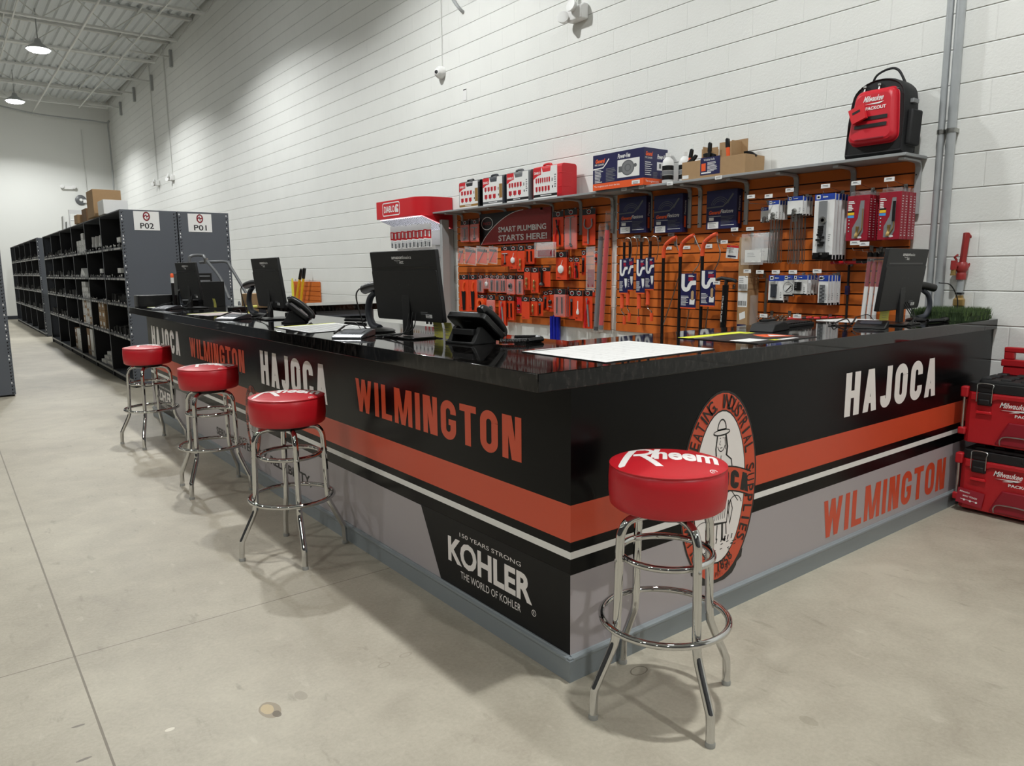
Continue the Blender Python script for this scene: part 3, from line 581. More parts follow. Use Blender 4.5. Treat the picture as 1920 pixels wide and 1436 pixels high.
def tool(kind, m, w, h):
    M = MWL; z = .008
    cyl = lambda x0, y0, x1, y1, r, k=0, n=8: m.cyl((x0, y0, z), (x1, y1, z), r, n, k, M)
    if kind == 'T': cyl(-w*.32, -h*.36, w*.32, -h*.36, .006); cyl(0, -h*.36, 0, -h*.82, .0055); cyl(-w*.1, -h*.86, w*.12, -h*.84, .009, 1)
    elif kind == 'basin': cyl(-w*.35, -h*.2, w*.3, -h*.19, .005); cyl(0, -h*.2, 0, -h*.85, .007); cyl(-.004, -h*.86, w*.1, -h*.93, .012, 1)
    elif kind == 'pliers':
        m.tube([(x, y, z) for x, y in ((-w*.18, -h*.95), (-w*.22, -h*.7), (-.002, -h*.45), (w*.1, -h*.25))], .008, 8, 2, False, M); m.tube([(x, y, z) for x, y in ((w*.2, -h*.95), (w*.22, -h*.7), (.0, -h*.45), (-w*.14, -h*.24))], .008, 8, 1, False, M); m.lathe([(0, -.004), (.014, -.004), (.014, .008), (0, .008)], 12, 1, M @ T(0, -h*.43, z))
    elif kind == 'fork':
        cyl(0, -h*.52, 0, -h*.97, .008); [m.add([(x, y, zz) for zz in (z-.004, z+.006) for x, y in q], [(0, 1, 2, 3), (7, 6, 5, 4), (0, 4, 5, 1), (1, 5, 6, 2), (2, 6, 7, 3), (3, 7, 4, 0)], 0, M) for q in stroke([(-w*.26, -h*.28), (-w*.3, -h*.4)]+[(w*.3*math.cos(math.radians(a)), -h*.42+h*.13*math.sin(math.radians(a))) for a in range(180, 361, 20)]+[(w*.26, -h*.28)], .012)]
    elif kind == 'saw': m.prism([(-w*.22, -h*.45), (w*.2, -h*.45), (w*.14, -h*.96), (-w*.1, -h*.98)], z, z+.003, 1, M); m.tube([(x, y, z) for x, y in ((w*.1, -h*.2), (-w*.05, -h*.34), (0, -h*.46))], .011, 8, 3, False, M)
    elif kind == 'rods': [cyl(x*w, -h*.3, x*w*1.1, -h*.88, .007, k) for x, k in ((-.22, 1), (.2, 1))]
    elif kind == 'rod': cyl(0, -h*.3, 0, -h*.88, .009, 1); cyl(0, -h*.3, 0, -h*.4, .012, 4)
    elif kind == 'brass':
        m.lathe([(0, 0), (.012, 0), (.012, .02), (.008, .03), (.008, .05), (.011, .055), (.011, .07), (.005, .08), (0, .08)], 12, 5, M @ T(0, -h*.8, z+.006) @ RX(-PI/2)); cyl(0, -h*.8, 0, -h*.95, .005, 5)
    elif kind == 'plunger': m.lathe([(0, 0), (.03, 0), (.024, .02), (.012, .03), (.012, .12), (.018, .13), (.018, .14), (0, .14)], 14, 1, M @ T(-w*.12, -h*.92, z+.01) @ RX(-PI/2))
    elif kind == 'spray': m.lathe([(0, 0), (.014, .01), (.016, .04), (.007, .06), (.007, .1), (0, .1)], 12, 6, M @ T(0, -h*.85, z+.006) @ RX(-PI/2))
    elif kind == 'keys':
        for k in range(5): cyl(-w*.3+k*w*.15, -h*.4, -w*.3+k*w*.15, -h*.75, .0035, 5)
    elif kind == 'cap': m.lathe([(0, 0), (w*.24, 0), (w*.24, .012), (w*.12, .02), (0, .02)], 16, 6, M @ T(0, -h*.62, .002)); cyl(-w*.1, -h*.62, w*.15, -h*.3, .003, 6)
    elif kind == 'bulb': m.lathe([(0, 0), (.012, .005), (.016, .025), (.008, .05), (.004, .06), (.004, .13), (0, .13)], 12, 6, M @ T(0, -h*.8, z+.006) @ RX(-PI/2))
    elif kind == 'roll': m.lathe([(w*.2, -.012), (w*.36, -.012), (w*.36, .02), (w*.2, .02), (w*.2, -.012)], 18, 3, M @ T(0, -h*.55, .018))
    elif kind == 'shear': m.tube([(x, y, z) for x, y in ((-w*.2, -h*.97), (-w*.18, -h*.6), (w*.1, -h*.25))], .009, 8, 2, False, M); m.tube([(x, y, z) for x, y in ((w*.2, -h*.95), (w*.1, -h*.6), (-w*.06, -h*.2))], .009, 8, 0, False, M)
    elif kind == 'blob': m.lathe([(0, 0), (w*.2, 0), (w*.22, .01), (w*.12, .022), (0, .024)], 12, 1, M @ T(0, -h*.55, .002)); cyl(-w*.25, -h*.75, w*.25, -h*.78, .004, 0)
TOOLM = ['silver', 'black', 'red', 'orange', 'gray_plastic', 'brass', 'white']
TN = dict(T='tee_wrench', basin='basin_wrench', pliers='pliers', fork='fork_wrench', saw='hand_saw', rods='dark_rods', rod='dark_rod', brass='brass_fitting', plunger='hand_plunger', spray='white_sprayer', keys='brass_keys', cap='white_cap', bulb='white_syringe', roll='orange_roll', shear='tube_shears', blob='fitting')
def wall_card(rg, b, off, kind, label, head=1, cm='card_orange', n=1, grp=None, clear=False, step=.022, tl=None, hk=True):
    yl, yr, zb, zt = pbox(rg, b, off); w, h = abs(yl-yr), zt-zb; yc = (yl+yr)/2; first = None
    t = thing('carded_tool', label, 'tool pack', (W-off, yc, zt), group=grp); M = MWL
    m = MB(); m.box((0, -h/2, -.001), (w, h, .002), 0, M)
    if head:
        hh = min(.055, h*.2); m.rect(-w/2, -hh, w/2, 0, 1, M, .0005)
        for p in stroke([(x, y-hh*.5) for x, y in arc(0, 0, min(w*.3, .026), hh*.34, 0, 360, 16)], .0035): m.poly(p, 2, M, .001)
        m.text('PASCO', -min(w*.2, .017), -hh*.6, min(w*.4, .034), hh*.2, 3, M, .001, .02)
    m.lines(-w*.4, -h*.9, w*.4, 2, .008, .003, 1, M, .001)
    m.build('card', [cm, 'card_black', 'white', 'red'], t)
    if kind: mt = MB(); tool(kind, mt, w, h); mt.build(tl or TN.get(kind, 'tool'), TOOLM, t)
    if clear:
        mb = MB(); e = .014; mb.prism([(-w/2+.004, -h+.004), (w/2-.004, -h+.004), (w/2-.004, -h*.2), (-w/2+.004, -h*.2)], .0025, .022, 0, M, 'z', .86); mb.build('blister', 'clear', t)
    for k in range(1, n): dup(t, (W-off+step*k, yc+.004*(R.random()-.5), zt-.002*R.random()), 0)
    if n > 1 and not grp:
        t['group'] = 'stack: '+label[:40]
        for o in list(bpy.data.objects):
            if o.parent is None and o.get('label') == label: o['group'] = t['group']
    if hk: hook(yc, zt-.012, off+.012, 'steel hook holding the '+label)
    return t
g = wall_card
g(RA, (20, 275, 100, 480), .08, 'T', 'orange card with dark tee-handled tool, leftmost under the shelf', n=2, clear=True)
g(RA, (115, 265, 195, 480), .09, 'T', 'orange card with green-topped tee tool, touching the left edge of the sign', clear=True)
g(RA, (905, 185, 1008, 525), .08, 'pliers', 'tall orange card with red and black pliers, just right of the sign')
g(RA, (1020, 165, 1140, 550), .08, 'basin', 'tall orange card with chrome basin wrench, second right of the sign', clear=True)
g(RA, (1190, 160, 1315, 510), .06, 'fork', 'orange card with large silver fork wrench, top right of the tool wall')
g(RA, (408, 525, 490, 715), .1, 'T', 'orange card with small brass-topped tee tool, second row below the sign')
g(RA, (490, 520, 560, 740), .1, 'cap', 'orange card with square white tag and strap, second row below the sign')
g(RA, (565, 515, 635, 765), .1, 'brass', 'narrow orange card with upright brass valve tool, second row')
g(RA, (640, 515, 728, 690), .09, 'rods', 'orange card with two dark upright rods, left of the clear pink bag', n=2)
g(RA, (935, 575, 1040, 845), .1, 'cap', 'orange card with white round fitting and a printed black label, below the pliers', n=2)
g(RA, (1058, 630, 1102, 830), .07, 'brass', 'slim orange card with small brass fitting, behind the red pliers')
g(RA, (1108, 630, 1162, 835), .11, 'pliers', 'narrow orange card with small red pliers, centre right of the tool wall')
g(RA, (1183, 560, 1222, 800), .06, 'rod', 'slim orange card half hidden left of the long clear bag')
g(RA, (1300, 565, 1345, 700), .05, 'blob', 'small orange card peeping out beside the dark sleeve')
g(RA, (10, 795, 97, 1145), .1, 'saw', 'long orange card with black-bladed hand saw, left one of the pair')
g(RA, (100, 795, 180, 1145), .1, 'saw', 'long orange card with black-bladed hand saw, right one of the pair')
g(RA, (182, 800, 240, 970), .08, 'rod', 'orange blister card right beside the hand saws', n=2, clear=True)
g(RA, (245, 800, 296, 935), .08, 'cap', 'orange blister card with a small white fitting, third row', n=2, clear=True)
g(RA, (298, 800, 343, 965), .09, 'rod', 'narrow orange blister card with one dark stem, third row', n=2, clear=True)
g(RA, (350, 800, 400, 970), .1, 'rod', 'orange blister card, left of two close together in the third row', n=3, clear=True)
g(RA, (404, 800, 456, 970), .1, 'rods', 'orange blister card, right of two close together in the third row', n=2, clear=True)
g(RA, (462, 800, 540, 985), .1, 'blob', 'wide orange blister card in the third row below the square white tag', n=2, clear=True)
g(RA, (562, 800, 622, 990), .1, 'rod', 'orange blister card with grey stem, third row below the brass valve tool', n=2, clear=True)
g(RA, (630, 725, 690, 940), .1, 'brass', 'orange card with dull brass stem, left of the brass trio', n=2)
g(RA, (697, 725, 768, 970), .12, 'brass', 'orange card with three long brass stems, centre of the tool wall', n=2)
g(RA, (770, 725, 882, 910), .1, 'plunger', 'orange card with black hand plunger, centre of the tool wall')
g(RA, (185, 990, 270, 1140), .1, 'roll', 'orange coil pack at the lower left of the tool wall')
g(RA, (275, 990, 352, 1220), .1, 'blob', 'orange card with a chrome showerhead-like tool, bottom row', clear=True)
g(RA, (385, 995, 452, 1285), .12, 'shear', 'longest orange card of the bottom row with silver tube shears', n=2)
g(RA, (455, 1000, 532, 1230), .09, 'rods', 'orange card with dark green hose tool, bottom row', n=2)
g(RA, (560, 1010, 604, 1165), .08, 'blob', 'red wrapped bundle left of the flat orange card', head=0, cm='red')
g(RA, (606, 1010, 680, 1222), .13, None, 'bright flat orange card with a black silhouette, bottom row')
g(RA, (684, 1015, 758, 1190), .11, 'brass', 'orange card with ringed brass connector and a white price sticker, bottom row')
g(RA, (758, 1020, 812, 1190), .1, 'rod', 'orange card with a dark tube, right of the brass connector')
g(RA, (812, 955, 866, 1135), .07, 'rod', 'orange card with a grey bent pipe, right of the brass connector', tl='bent_pipe')
g(RA, (848, 945, 918, 1150), .06, 'blob', 'orange card mostly hidden left of the clear hose pack')
g(RA, (920, 930, 1030, 1200), .13, 'rods', 'clear-wrapped hose kit with orange header, above the blue tubes', n=3, clear=True)
g(RA, (1060, 945, 1120, 1220), .1, 'rod', 'long narrow orange card with a dark stem, right of the hose kits')
g(RA, (1120, 945, 1192, 1238), .11, 'bulb', 'long orange card with a white syringe bulb, bottom right')
g(RA, (1196, 945, 1286, 1312), .09, 'shear', 'tallest orange card at the bottom right with a dark clamp tool')
g(RA, (1268, 950, 1310, 1012), .06, None, 'small black and orange header beside the red sleeve', hk=False)

# header sign
yl, yr, zb, zt = pbox(RA, (203, 178, 888, 490), .05); w, h = yl-yr, zt-zb
t = tag(bpy.data.objects.new('plumbing_sign', None), 'red and black sign reading SMART PLUMBING STARTS HERE! under the shelf', 'sign'); C.objects.link(t); t.location = (W-.05, yl, zb); M = MWL
m = MB(); m.box((w/2, h/2, -.004), (w, h, .008), 0, M)
cv = [(w*.02+w*.62*k/12, h*(.0+1.0*math.sin(PI/2*k/12)**.8)) for k in range(13)]
m.poly([(0, 0)]+cv+[(0, h)], 1, M, .0005)
for p in stroke(cv, .007): m.poly(p, 2, M, .001)
for p in stroke(arc(w*.115, h*.68, w*.085, h*.2, 0, 360, 24), .008): m.poly(p, 2, M, .001)
m.text('PASCO', w*.055, h*.63, w*.12, h*.1, 0, M, .001, .02, .1)
m.text('SMART PLUMBING', w*.285, h*.36, w*.655, h*.175, 2, M, .001, .022); m.text('STARTS HERE!', w*.285, h*.08, w*.665, h*.19, 2, M, .001, .022)
m.build('sign_board', ['cast_red', 'black', 'white'], t, 0)
for y in (.12, .88): MB().bb(0, -w*y-.02, h-.02, .028, -w*y+.02, h+.0).build('mounting_clip', 'steel', t)

def bag(rg, b, off, label, inner='white', n=1, grp=None, tilt=0, name='clear_bag', step=.03, hk=True, orange=False):
    yl, yr, zb, zt = pbox(rg, b, off); w, h = abs(yl-yr), zt-zb; yc = (yl+yr)/2
    t = thing(name, label, 'bag', (W-off, yc, zt), group=grp); M = MWL @ RZ(tilt)
    m = MB(); nx, ny = 7, 8; th = .011
    for sgn in (1, -1):
        vs = []; 
        for j in range(ny+1):
            for i in range(nx+1):
                a, c = i/nx, j/ny; bulge = th*(math.sin(PI*a)*math.sin(PI*c))**.6 if 0 < i < nx and 0 < j < ny else 0
                vs.append(((a-.5)*w*(1-.12*(1-c)*0), -c*h, sgn*(bulge+(.008*(R.random()-.5) if bulge else 0))))
        fs = [(j*(nx+1)+i, j*(nx+1)+i+1, (j+1)*(nx+1)+i+1, (j+1)*(nx+1)+i) for j in range(ny) for i in range(nx)]
        m.add(vs, fs if sgn > 0 else [f[::-1] for f in fs], 0, M)
    m.build('bag', 'bag', t)
    m = MB()
    if orange: m.box((0, -h*.55, 0), (w*.8, h*.75, .003), 0, M); m.rect(-w*.4, -h*.3, w*.4, -h*.16, 1, M, .003); m.build('card', ['card_orange', 'card_black'], t)
    else: m.box((w*.05, -h*.72, 0), (w*.72, h*.4, .006), 0, M); m.lines(-w*.2, -h*.62, w*.4, 3, .012, .003, 1, M, .0036); m.build('contents', [inner, 'print_gray'], t)
    if orange: mt = MB(); mt.cyl((w*.25, -h*.1, .006), (-w*.3, -h*.95, .006), .004, 6, 0, M); mt.build('rod', 'silver', t)
    for k in range(1, n): dup(t, (W-off+step*k, yc-.006*k, zt-.004*R.random()), 0)
    if n > 1:
        for o in list(bpy.data.objects):
            if o.parent is None and o.get('label') == label: o['group'] = grp or 'stack: '+label[:40]
    if hk: hook(yc, zt-.012, off+.012, 'steel hook holding the '+label)
    return t
for k, b in enumerate(((0, 540, 52, 690), (58, 528, 178, 700), (172, 525, 288, 695), (290, 525, 380, 690))):
    bag(RA, b, .14+.01*k, 'slanted clear bag with an orange card and silver rod, '+('far left', 'second', 'third', 'last')[k]+' of the four under the sign', orange=True, tilt=-.1)
bag(RA, (728, 482, 912, 630), .16, 'crinkled clear bag of pink parts under the right end of the sign', 'dark_red', n=2)
bag(RA, (1225, 525, 1312, 945), .13, 'long clear bag with a red card and grey clamp, left of the long sleeves', 'dark_red')
bag(RB, (1040, 675, 1190, 885), .2, 'clear bag of white valve parts, frontmost of the bunch over the tall carton', 'bag_white')
bag(RB, (1110, 668, 1240, 872), .15, 'clear bag of white parts, back bags of the bunch over the tall carton', 'bag_white', n=3)

def sleeve(rg, p0, p1, wd, off, colr, label, cap):
    a = onx(W-off, rg[0]+p0[0]/rg[2], rg[1]+p0[1]/rg[2]); b = onx(W-off, rg[0]+p1[0]/rg[2], rg[1]+p1[1]/rg[2])
    t = thing('long_sleeve', label, 'tool pack', (W-off, (a.y+b.y)/2, b.z), group=None); L = a.z-b.z; dy = a.y-b.y
    A = lambda k: (0, dy*(k-.5), L*k)
    m = MB(); m.tube([A(0), A(.93)], wd*.42, 10); m.build('insert', colr, t); m = MB(); m.tube([A(.9), A(.97)], wd*.34, 10); m.tube([A(0), A(.04)], wd*.45, 10); m.build('end_caps', cap, t)
    m = MB(); m.tube([A(-.02), A(1.1)], wd*.56, 12); m.build('sleeve', 'clear', t); hook((a.y+b.y)/2+dy*.55, a.z+L*.07, off, 'steel hook holding the '+label)
sleeve(RA, (1435, 290), (1368, 1320), .05, .1, 'red', 'long red tube in a clear sleeve, right edge of the tool wall', 'gray_plastic')
sleeve(RA, (1372, 400), (1322, 1330), .05, .09, 'gray_plastic', 'long dark grey tube in a clear sleeve, left of the red one', 'black')
for k, x in enumerate((883, 913, 945)):
    y = onx(W-.08, RA[0]+x/RA[2], 600).y; z = .905+(.012 if k == 1 else 0)
    m = MB(); m.cyl((W-.06, y, 0), (W-.06, y, z), .022, 14); m.cyl((W-.06, y, z), (W-.06, y, z+.004), .0215, 14, 1); tag(m.build('blue_tube', ['blue_tube', 'navy']), 'glossy blue tube standing below the tool wall, '+('left', 'middle', 'right')[k]+' of three', 'tube', 'blue tubes standing by the wall')
# ---------------------------------------------------------------- right slat wall goods
def flex_box(b, label, sticker):
    yl, yr, zb, zt = pbox(RB, b, .09); w, h = yl-yr, zt-zb
    t = thing('cable_box', label, 'box', (W-.02, (yl+yr)/2, zb), group=None); M = T(-.07, 0, 0) @ MWL
    m = MB(); m.box((0, h/2, -.035), (w, h, .069), 0, M)
    for a in range(3): [m.poly(p, 4, M, .0006) for p in stroke(arc(-w*.05, h*.6, w*(.28-.05*a), h*(.22-.05*a), 10, 175, 12), .004)]
    for p in stroke([(-w/2, h*.56), (w*.05, h*.575), (w*.2, h*.68), (w*.36, h*.86)], h*.035): m.poly(p, 4, M, .0009)
    for p in stroke([(w*.19, h*.66), (w*.38, h*.88)], h*.05): m.poly(p, 4, M, .0012)
    m.text('General', -w*.42, h*.38, w*.38, h*.1, 1, M, .001, .04, .25); m.text('Flexicore', -.02*w, h*.4, w*.4, h*.1, 2, M, .001, .01, .25); m.rect(-w*.42, h*.325, w*.0, h*.335, 2, M, .001)
    m.lines(0, h*.32, w*.42, 6, h*.035, h*.012, 4, M, .001); m.rect(0, h*.085, w*.43, h*.1, 2, M, .001)
    m.rect(-w*.4, h*.22, -w*.24, h*.3, 2, M, .001)
    S = frame((-.07, -w/2-.0006, 0), (1, 0, 0), (0, 0, 1)); m.rect(.02, h*.12, .045, h*.42, 1, S); m.text('Flexicore', 0, 0, h*.36, .022, 2, S @ T(.043, h*.46, 0) @ RZ(PI/2), .0006)
    m.build('carton', ['navy', 'orange', 'white', 'print_gray', 'gray_plastic'], t, .0015)
    m = MB(); m.box((-w*.26, h*.1, .0005), (w*.36, h*.17, .001), 0, M); m.lines(-w*.4, h*.15, w*.25, 4, h*.03, h*.012, 1, M, .0013); m.build('address_sticker', ['white', 'print_gray'], t)
flex_box((218, 428, 400, 672), 'navy drain cable box on the slat wall, left of three', 1)
flex_box((452, 412, 645, 668), 'navy drain cable box on the slat wall, middle of three', 1)
flex_box((806, 380, 1010, 642), 'navy drain cable box on the slat wall, right of three and slightly larger', 1)

# price tags on hooks
for rg, b, lab in ((RC, (72, 413, 133, 438), 'left of the steel rod packs, upper of two over the clear bags'), (RC, (188, 408, 254, 436), 'over the smaller steel rod packs'), (RC, (328, 366, 397, 398), 'over the larger looped rod packs'), (RC, (565, 340, 643, 370), 'over the tall white drain packs'),
                   (RC, (770, 318, 850, 350), 'over the left crimson torch boxes'), (RC, (990, 293, 1078, 325), 'over the right crimson torch boxes'), (RC, (765, 722, 838, 752), 'under the left crimson boxes, left of two overlapping'), (RC, (830, 728, 902, 760), 'under the left crimson boxes, right of two overlapping'),
                   (RC, (47, 915, 107, 940), 'leftmost of the row over the small blue-topped packs'), (RC, (130, 920, 195, 945), 'second from left of the row over the small blue-topped packs'), (RC, (235, 920, 303, 945), 'over the first small blue-topped pack'), (RC, (350, 920, 418, 945), 'over the black valve packs'), (RC, (512, 915, 583, 940), 'over the row of five narrow drain packs'),
                   (RC, (155, 1213, 218, 1240), 'over the chrome springs'), (RC, (380, 1218, 445, 1243), 'over the red-handled tools at counter height'), (RB, (965, 633, 1028, 660), 'left one below the right navy box'), (RB, (1068, 630, 1133, 656), 'right one below the right navy box'), (RB, (897, 717, 957, 745), 'above the small red and white packet'), (RB, (848, 993, 903, 1018), 'in front of the right auger card')):
    tag_hook(rg, b, 'steel hook with white price tag, '+lab)
for b, lab in (((320, 685, 362, 705), 'under the left navy box'), ((547, 670, 590, 692), 'under the middle navy box'), ((535, 762, 572, 782), 'behind the bare auger'), ((650, 757, 697, 778), 'behind the middle curved auger'), ((800, 745, 845, 773), 'behind the right curved auger')):
    yl, yr, zb, zt = pbox(RB, b, .024); m = MB(); m.box((W-.024, (yl+yr)/2, (zb+zt)/2), (.003, yl-yr, zt-zb), 0); M = T(W-.0258, (yl+yr)/2, (zb+zt)/2) @ MWL; m.lines(-.02, .003, .04, 2, .006, .003, 1, M, .0003)
    tag(m.build('price_label', ['white', 'print_gray']), 'white price label clipped flat in the slats '+lab, 'price label')
for u, v, lab in ((1203, 354, 'below the big navy and orange carton'), (1256, 344, 'below the right side of the navy carton'), (1347, 336, 'below the open tool tray'), (1170, 368, 'under the shelf over the left navy box')):
    p = onx(W-SD-.002, u, v); m = MB(); m.box((W-SD-.0015, p.y, ZS-.012), (.003, .06, .026), 0); m.lines(-.022, .004, .044, 2, .007, .003, 1, T(W-SD-.0034, p.y, ZS-.012) @ MWL, .0002)
    tag(m.build('price_label', ['white', 'print_gray']), 'white price label on the shelf edge '+lab, 'price label')

# hand augers: black tube, card with a picture of a trap, orange grip, crank
def auger_card(m, M, w, h, man):
    m.box((0, -h/2, -.0015), (w, h, .003), 0, M); m.rect(-w/2, -h, w/2, -h*.965, 1, M, .0005)
    tr = [(-w*.34, -h*.02), (-w*.34, -h*.36)]+[(-w*.34+w*.2+w*.2*math.cos(math.radians(a)), -h*.36+h*.1*math.sin(math.radians(a))) for a in range(180, 361, 20)]+[(w*.1, -h*.33), (w*.2, -h*.27), (w*.5, -h*.26)]
    for p in stroke(tr, w*.22): m.poly(p, 2, M, .001)
    m.lines(0, -h*.05, w*.4, 2, h*.03, h*.014, 2, M, .001); m.lines(0, -h*.12, w*.42, 3, h*.035, h*.018, 3, M, .001); m.lines(-w*.45, -h*.64, w*.5, 8, h*.036, h*.014, 2, M, .001)
    if man: m.poly([(w*.1, -h*.88), (w*.42, -h*.88), (w*.45, -h*.72), (w*.3, -h*.76), (w*.12, -h*.72)], 2, M, .001); m.poly([(w*.2, -h*.74), (w*.36, -h*.74), (w*.38, -h*.52), (w*.3, -h*.48), (w*.2, -h*.52)], 4, M, .0012); m.poly([(w*.24+.006*math.cos(a*.6)*1, -h*.46+.008*math.sin(a*.6)) for a in range(10)], 5, M, .0012)
    else: m.poly([(w*.1, -h*.52), (w*.45, -h*.52), (w*.42, -h*.75), (w*.3, -h*.84), (w*.2, -h*.76)], 2, M, .001); m.rect(w*.1, -h*.56, w*.46, -h*.52, 5, M, .0013)
CMATS = ['navy', 'orange', 'white', 'red', 'skin_tone', 'black']
def hand_auger(xg, ztop, zc0, zc1, off, label, knob_dy, zk, turn):
    y = xg; t = thing('hand_auger', label, 'drain auger', (W-off, y, zc0), group=None); Z = lambda z: z-zc0
    MB().tube([(0, .012, Z(ztop)), (0, .012, Z(zc0-.05))], .0115, 12).build('tube', 'black', t)
    m = MB(); auger_card(m, T(-.018, 0, 0) @ MWL, .098, zc0-zc1, False); m.build('card', CMATS, t)
    zg = zc1-.005; m = MB(); m.lathe([(0, 0), (.016, 0), (.018, -.01), (.0155, -.03), (.017, -.05), (.0155, -.13), (.019, -.14), (.019, -.15), (0, -.15)], 14, 0, T(0, .03, Z(zg+.03))); m.build('grip', 'orange_rubber', t)
    z = Z(zg-.12); m = MB(); m.tube(bez([(0, .03, z), (0, .03, z-.025), (0, .03+knob_dy*.4, z-.04), (0, .03+knob_dy, z-.055), (0, .03+knob_dy, z-.08)], 5), .0045, 8); m.build('crank', 'chrome', t)
    m = MB(); m.lathe([(0, 0), (.014, 0), (.015, -.02), (.0135, -.07), (0, -.072)], 12, 0, T(0, .03+knob_dy, z-.068)); m.build('crank_knob', 'orange_rubber', t)
    m = MB(); m.tube(bez([(0, .012, Z(ztop)), (0, -.01, Z(ztop+.035)), (0, -.06, Z(ztop+.02)), (0, -.075, Z(ztop-.06)), (0, -.06, Z(zc0-.02))], 6), .0035, 6); m.build('cable', 'steel', t)
    hook(y, ztop+.01, off+.02, 'steel hook holding the '+label)
for b, o, lab, kd, tn in (((215, 845, 300, 1080), .24, 'navy-carded drain auger with orange grip, front left of four', -.03, 0), ((262, 838, 330, 1060), .13, 'navy-carded drain auger with orange grip, back left of four', -.02, 0), ((320, 845, 425, 1080), .24, 'navy-carded drain auger with orange grip, front right of four', -.0, 1), ((400, 835, 466, 1055), .13, 'navy-carded drain auger with orange grip, back right of four', -.045, 0)):
    yl, yr, zb, zt = pbox(RB, b, o); hand_auger((yl+yr)/2, zt+.14, zt, zb, o, lab, kd, 0, tn)
# closet augers with curved orange top
def closet_auger(p, b, off, label, card, loop):
    top = onx(W-off, RB[0]+p[0]/RB[2], RB[1]+p[1]/RB[2]); y0, z0 = top.y, top.z; zb = 0.62; q = lambda x, v: (lambda a: (0, a.y-y0, a.z-z0))(onx(W-off, RB[0]+x/RB[2], RB[1]+v/RB[2]))
    t = thing('closet_auger', label, 'drain auger', (W-off, y0, z0))
    MB().tube([(0, 0, 0), (0, p[2]*.0, zb-z0)], .0135, 12).build('tube', 'black', t)
    m = MB(); m.tube(bez([(0, 0, -.03), (0, 0, .02), (0, -.02, .075), (0, -.085, .12), (0, -.13, .135)], 6), .0165, 12); m.build('curved_sleeve', 'orange_rubber', t)
    MB().tube(bez([(.0, -.13, .135)]+[q(*k) for k in loop], 6), .0045, 6).build('cable', 'steel', t)
    m = MB(); m.lathe([(0, 0), (.02, 0), (.02, -.02), (0, -.02)], 12, 0, T(0, -.01, zb-z0+.02)); m.tube([(0, 0, zb-z0), (0, -.05, zb-z0-.03), (0, -.05, zb-z0-.09)], .005, 8); m.build('crank', 'orange_rubber', t)
    if card:
        yl, yr, z1, z2 = pbox(RB, card, off+.02); m = MB(); auger_card(m, T(-.02, (yl+yr)/2-y0, z2-z0) @ MWL, yl-yr, z2-z1, True); m.build('card', CMATS, t)
    hook(y0-.04, z0+.075, off+.02, 'steel hook holding the '+label)
closet_auger((518, 815, 1), None, .12, 'tall black closet auger with bent orange top, left one without a card', None, ((610, 770), (640, 850), (610, 1000), (545, 1200), (510, 1300)))
closet_auger((632, 805, 1), None, .16, 'tall black closet auger with bent orange top, middle one with a navy card', (632, 942, 735, 1180), ((745, 740), (768, 800), (755, 880), (710, 960), (690, 1180), (665, 1330)))
closet_auger((780, 800, 1), None, .18, 'tall black closet auger with bent orange top, right one with a wide cable loop', (768, 920, 865, 1166), ((880, 730), (898, 800), (885, 870), (850, 950), (820, 1150), (798, 1330)))
# black pump handle tool
a = onx(W-.2, RB[0]+952/RB[2], RB[1]+985/RB[2]); t = thing('hand_pump', 'tall black tee-handled pump with white lettering down its barrel', 'pump', (W-.2, a.y, 0))
m = MB(); m.tube([(0, .02, a.z-.04), (0, .055, .3)], .024, 14); w_ = frame((-.027, .02, a.z-.1), (0, .07, -1), (0, -1, -.07)); m.text('STUMP PUMP', .02, -.006, .2, .013, 1, w_, .0004); m.build('barrel', ['black', 'white'], t)
m = MB(); m.tube([(0, .1, a.z+.0), (0, .06, a.z+.012), (0, -.03, a.z+.0), (0, -.07, a.z-.01)], .014, 10); m.tube([(0, .015, a.z), (0, .02, a.z-.06)], .013, 10); m.build('handle', 'black_matte', t)
# tall carton
yl, yr, zb, zt = pbox(RB, (1018, 700, 1088, 1320), .16); w = yl-yr; t = thing('tall_carton', 'tall kraft carton standing in front of the slat wall with white shipping labels', 'box', (W-.0925, (yl+yr)/2, 0), 0)
m = MB(); m.bb(-.0675, -w/2, 0, .0675, w/2, zt); m.build('carton', 'kraft', t, .002); M = T(-.0681, 0, 0) @ MWL
m = MB(); m.rect(-w*.45, 1.2, w*.45, 1.31, 0, M); m.rect(-w*.45, 1.08, w*.45, 1.19, 0, M); m.lines(-w*.38, 1.295, w*.6, 3, .014, .004, 1, M, .0004)
for k in range(16): m.rect(-w*.4+w*.05*k, 1.215, -w*.4+w*.05*k+w*.05*(.3+.4*R.random()), 1.25, 2, M, .0004); m.rect(-w*.4+w*.05*k, 1.09, -w*.4+w*.05*k+w*.05*(.3+.4*R.random()), 1.125, 2, M, .0004)
m.build('shipping_label', ['white', 'print_gray', 'black'], t); m = MB(); m.poly([(-.02, .98), (.03, 1.0), (.025, 1.05), (-.025, 1.03)], 0, M); m.build('small_sticker', 'white', t)
m = MB(); m.rect(-w*.45, .87, w*.42, .95, 0, M); m.rect(-w*.45, .85, w*.42, .873, 1, M, .0003); m.lines(-w*.3, .935, w*.5, 4, .016, .007, 1, M, .0004); m.build('blue_label', ['navy', 'white'], t)
q = yr-.035; p = ony(q, RB[0]+1128/RB[2], RB[1]+1090/RB[2]); m = MB(); m.cyl((p.x, q, 0), (p.x, q, p.z), .03, 14); tag(m.build('clear_tube', 'clear'), 'clear plastic tube standing right of the tall carton', 'tube')
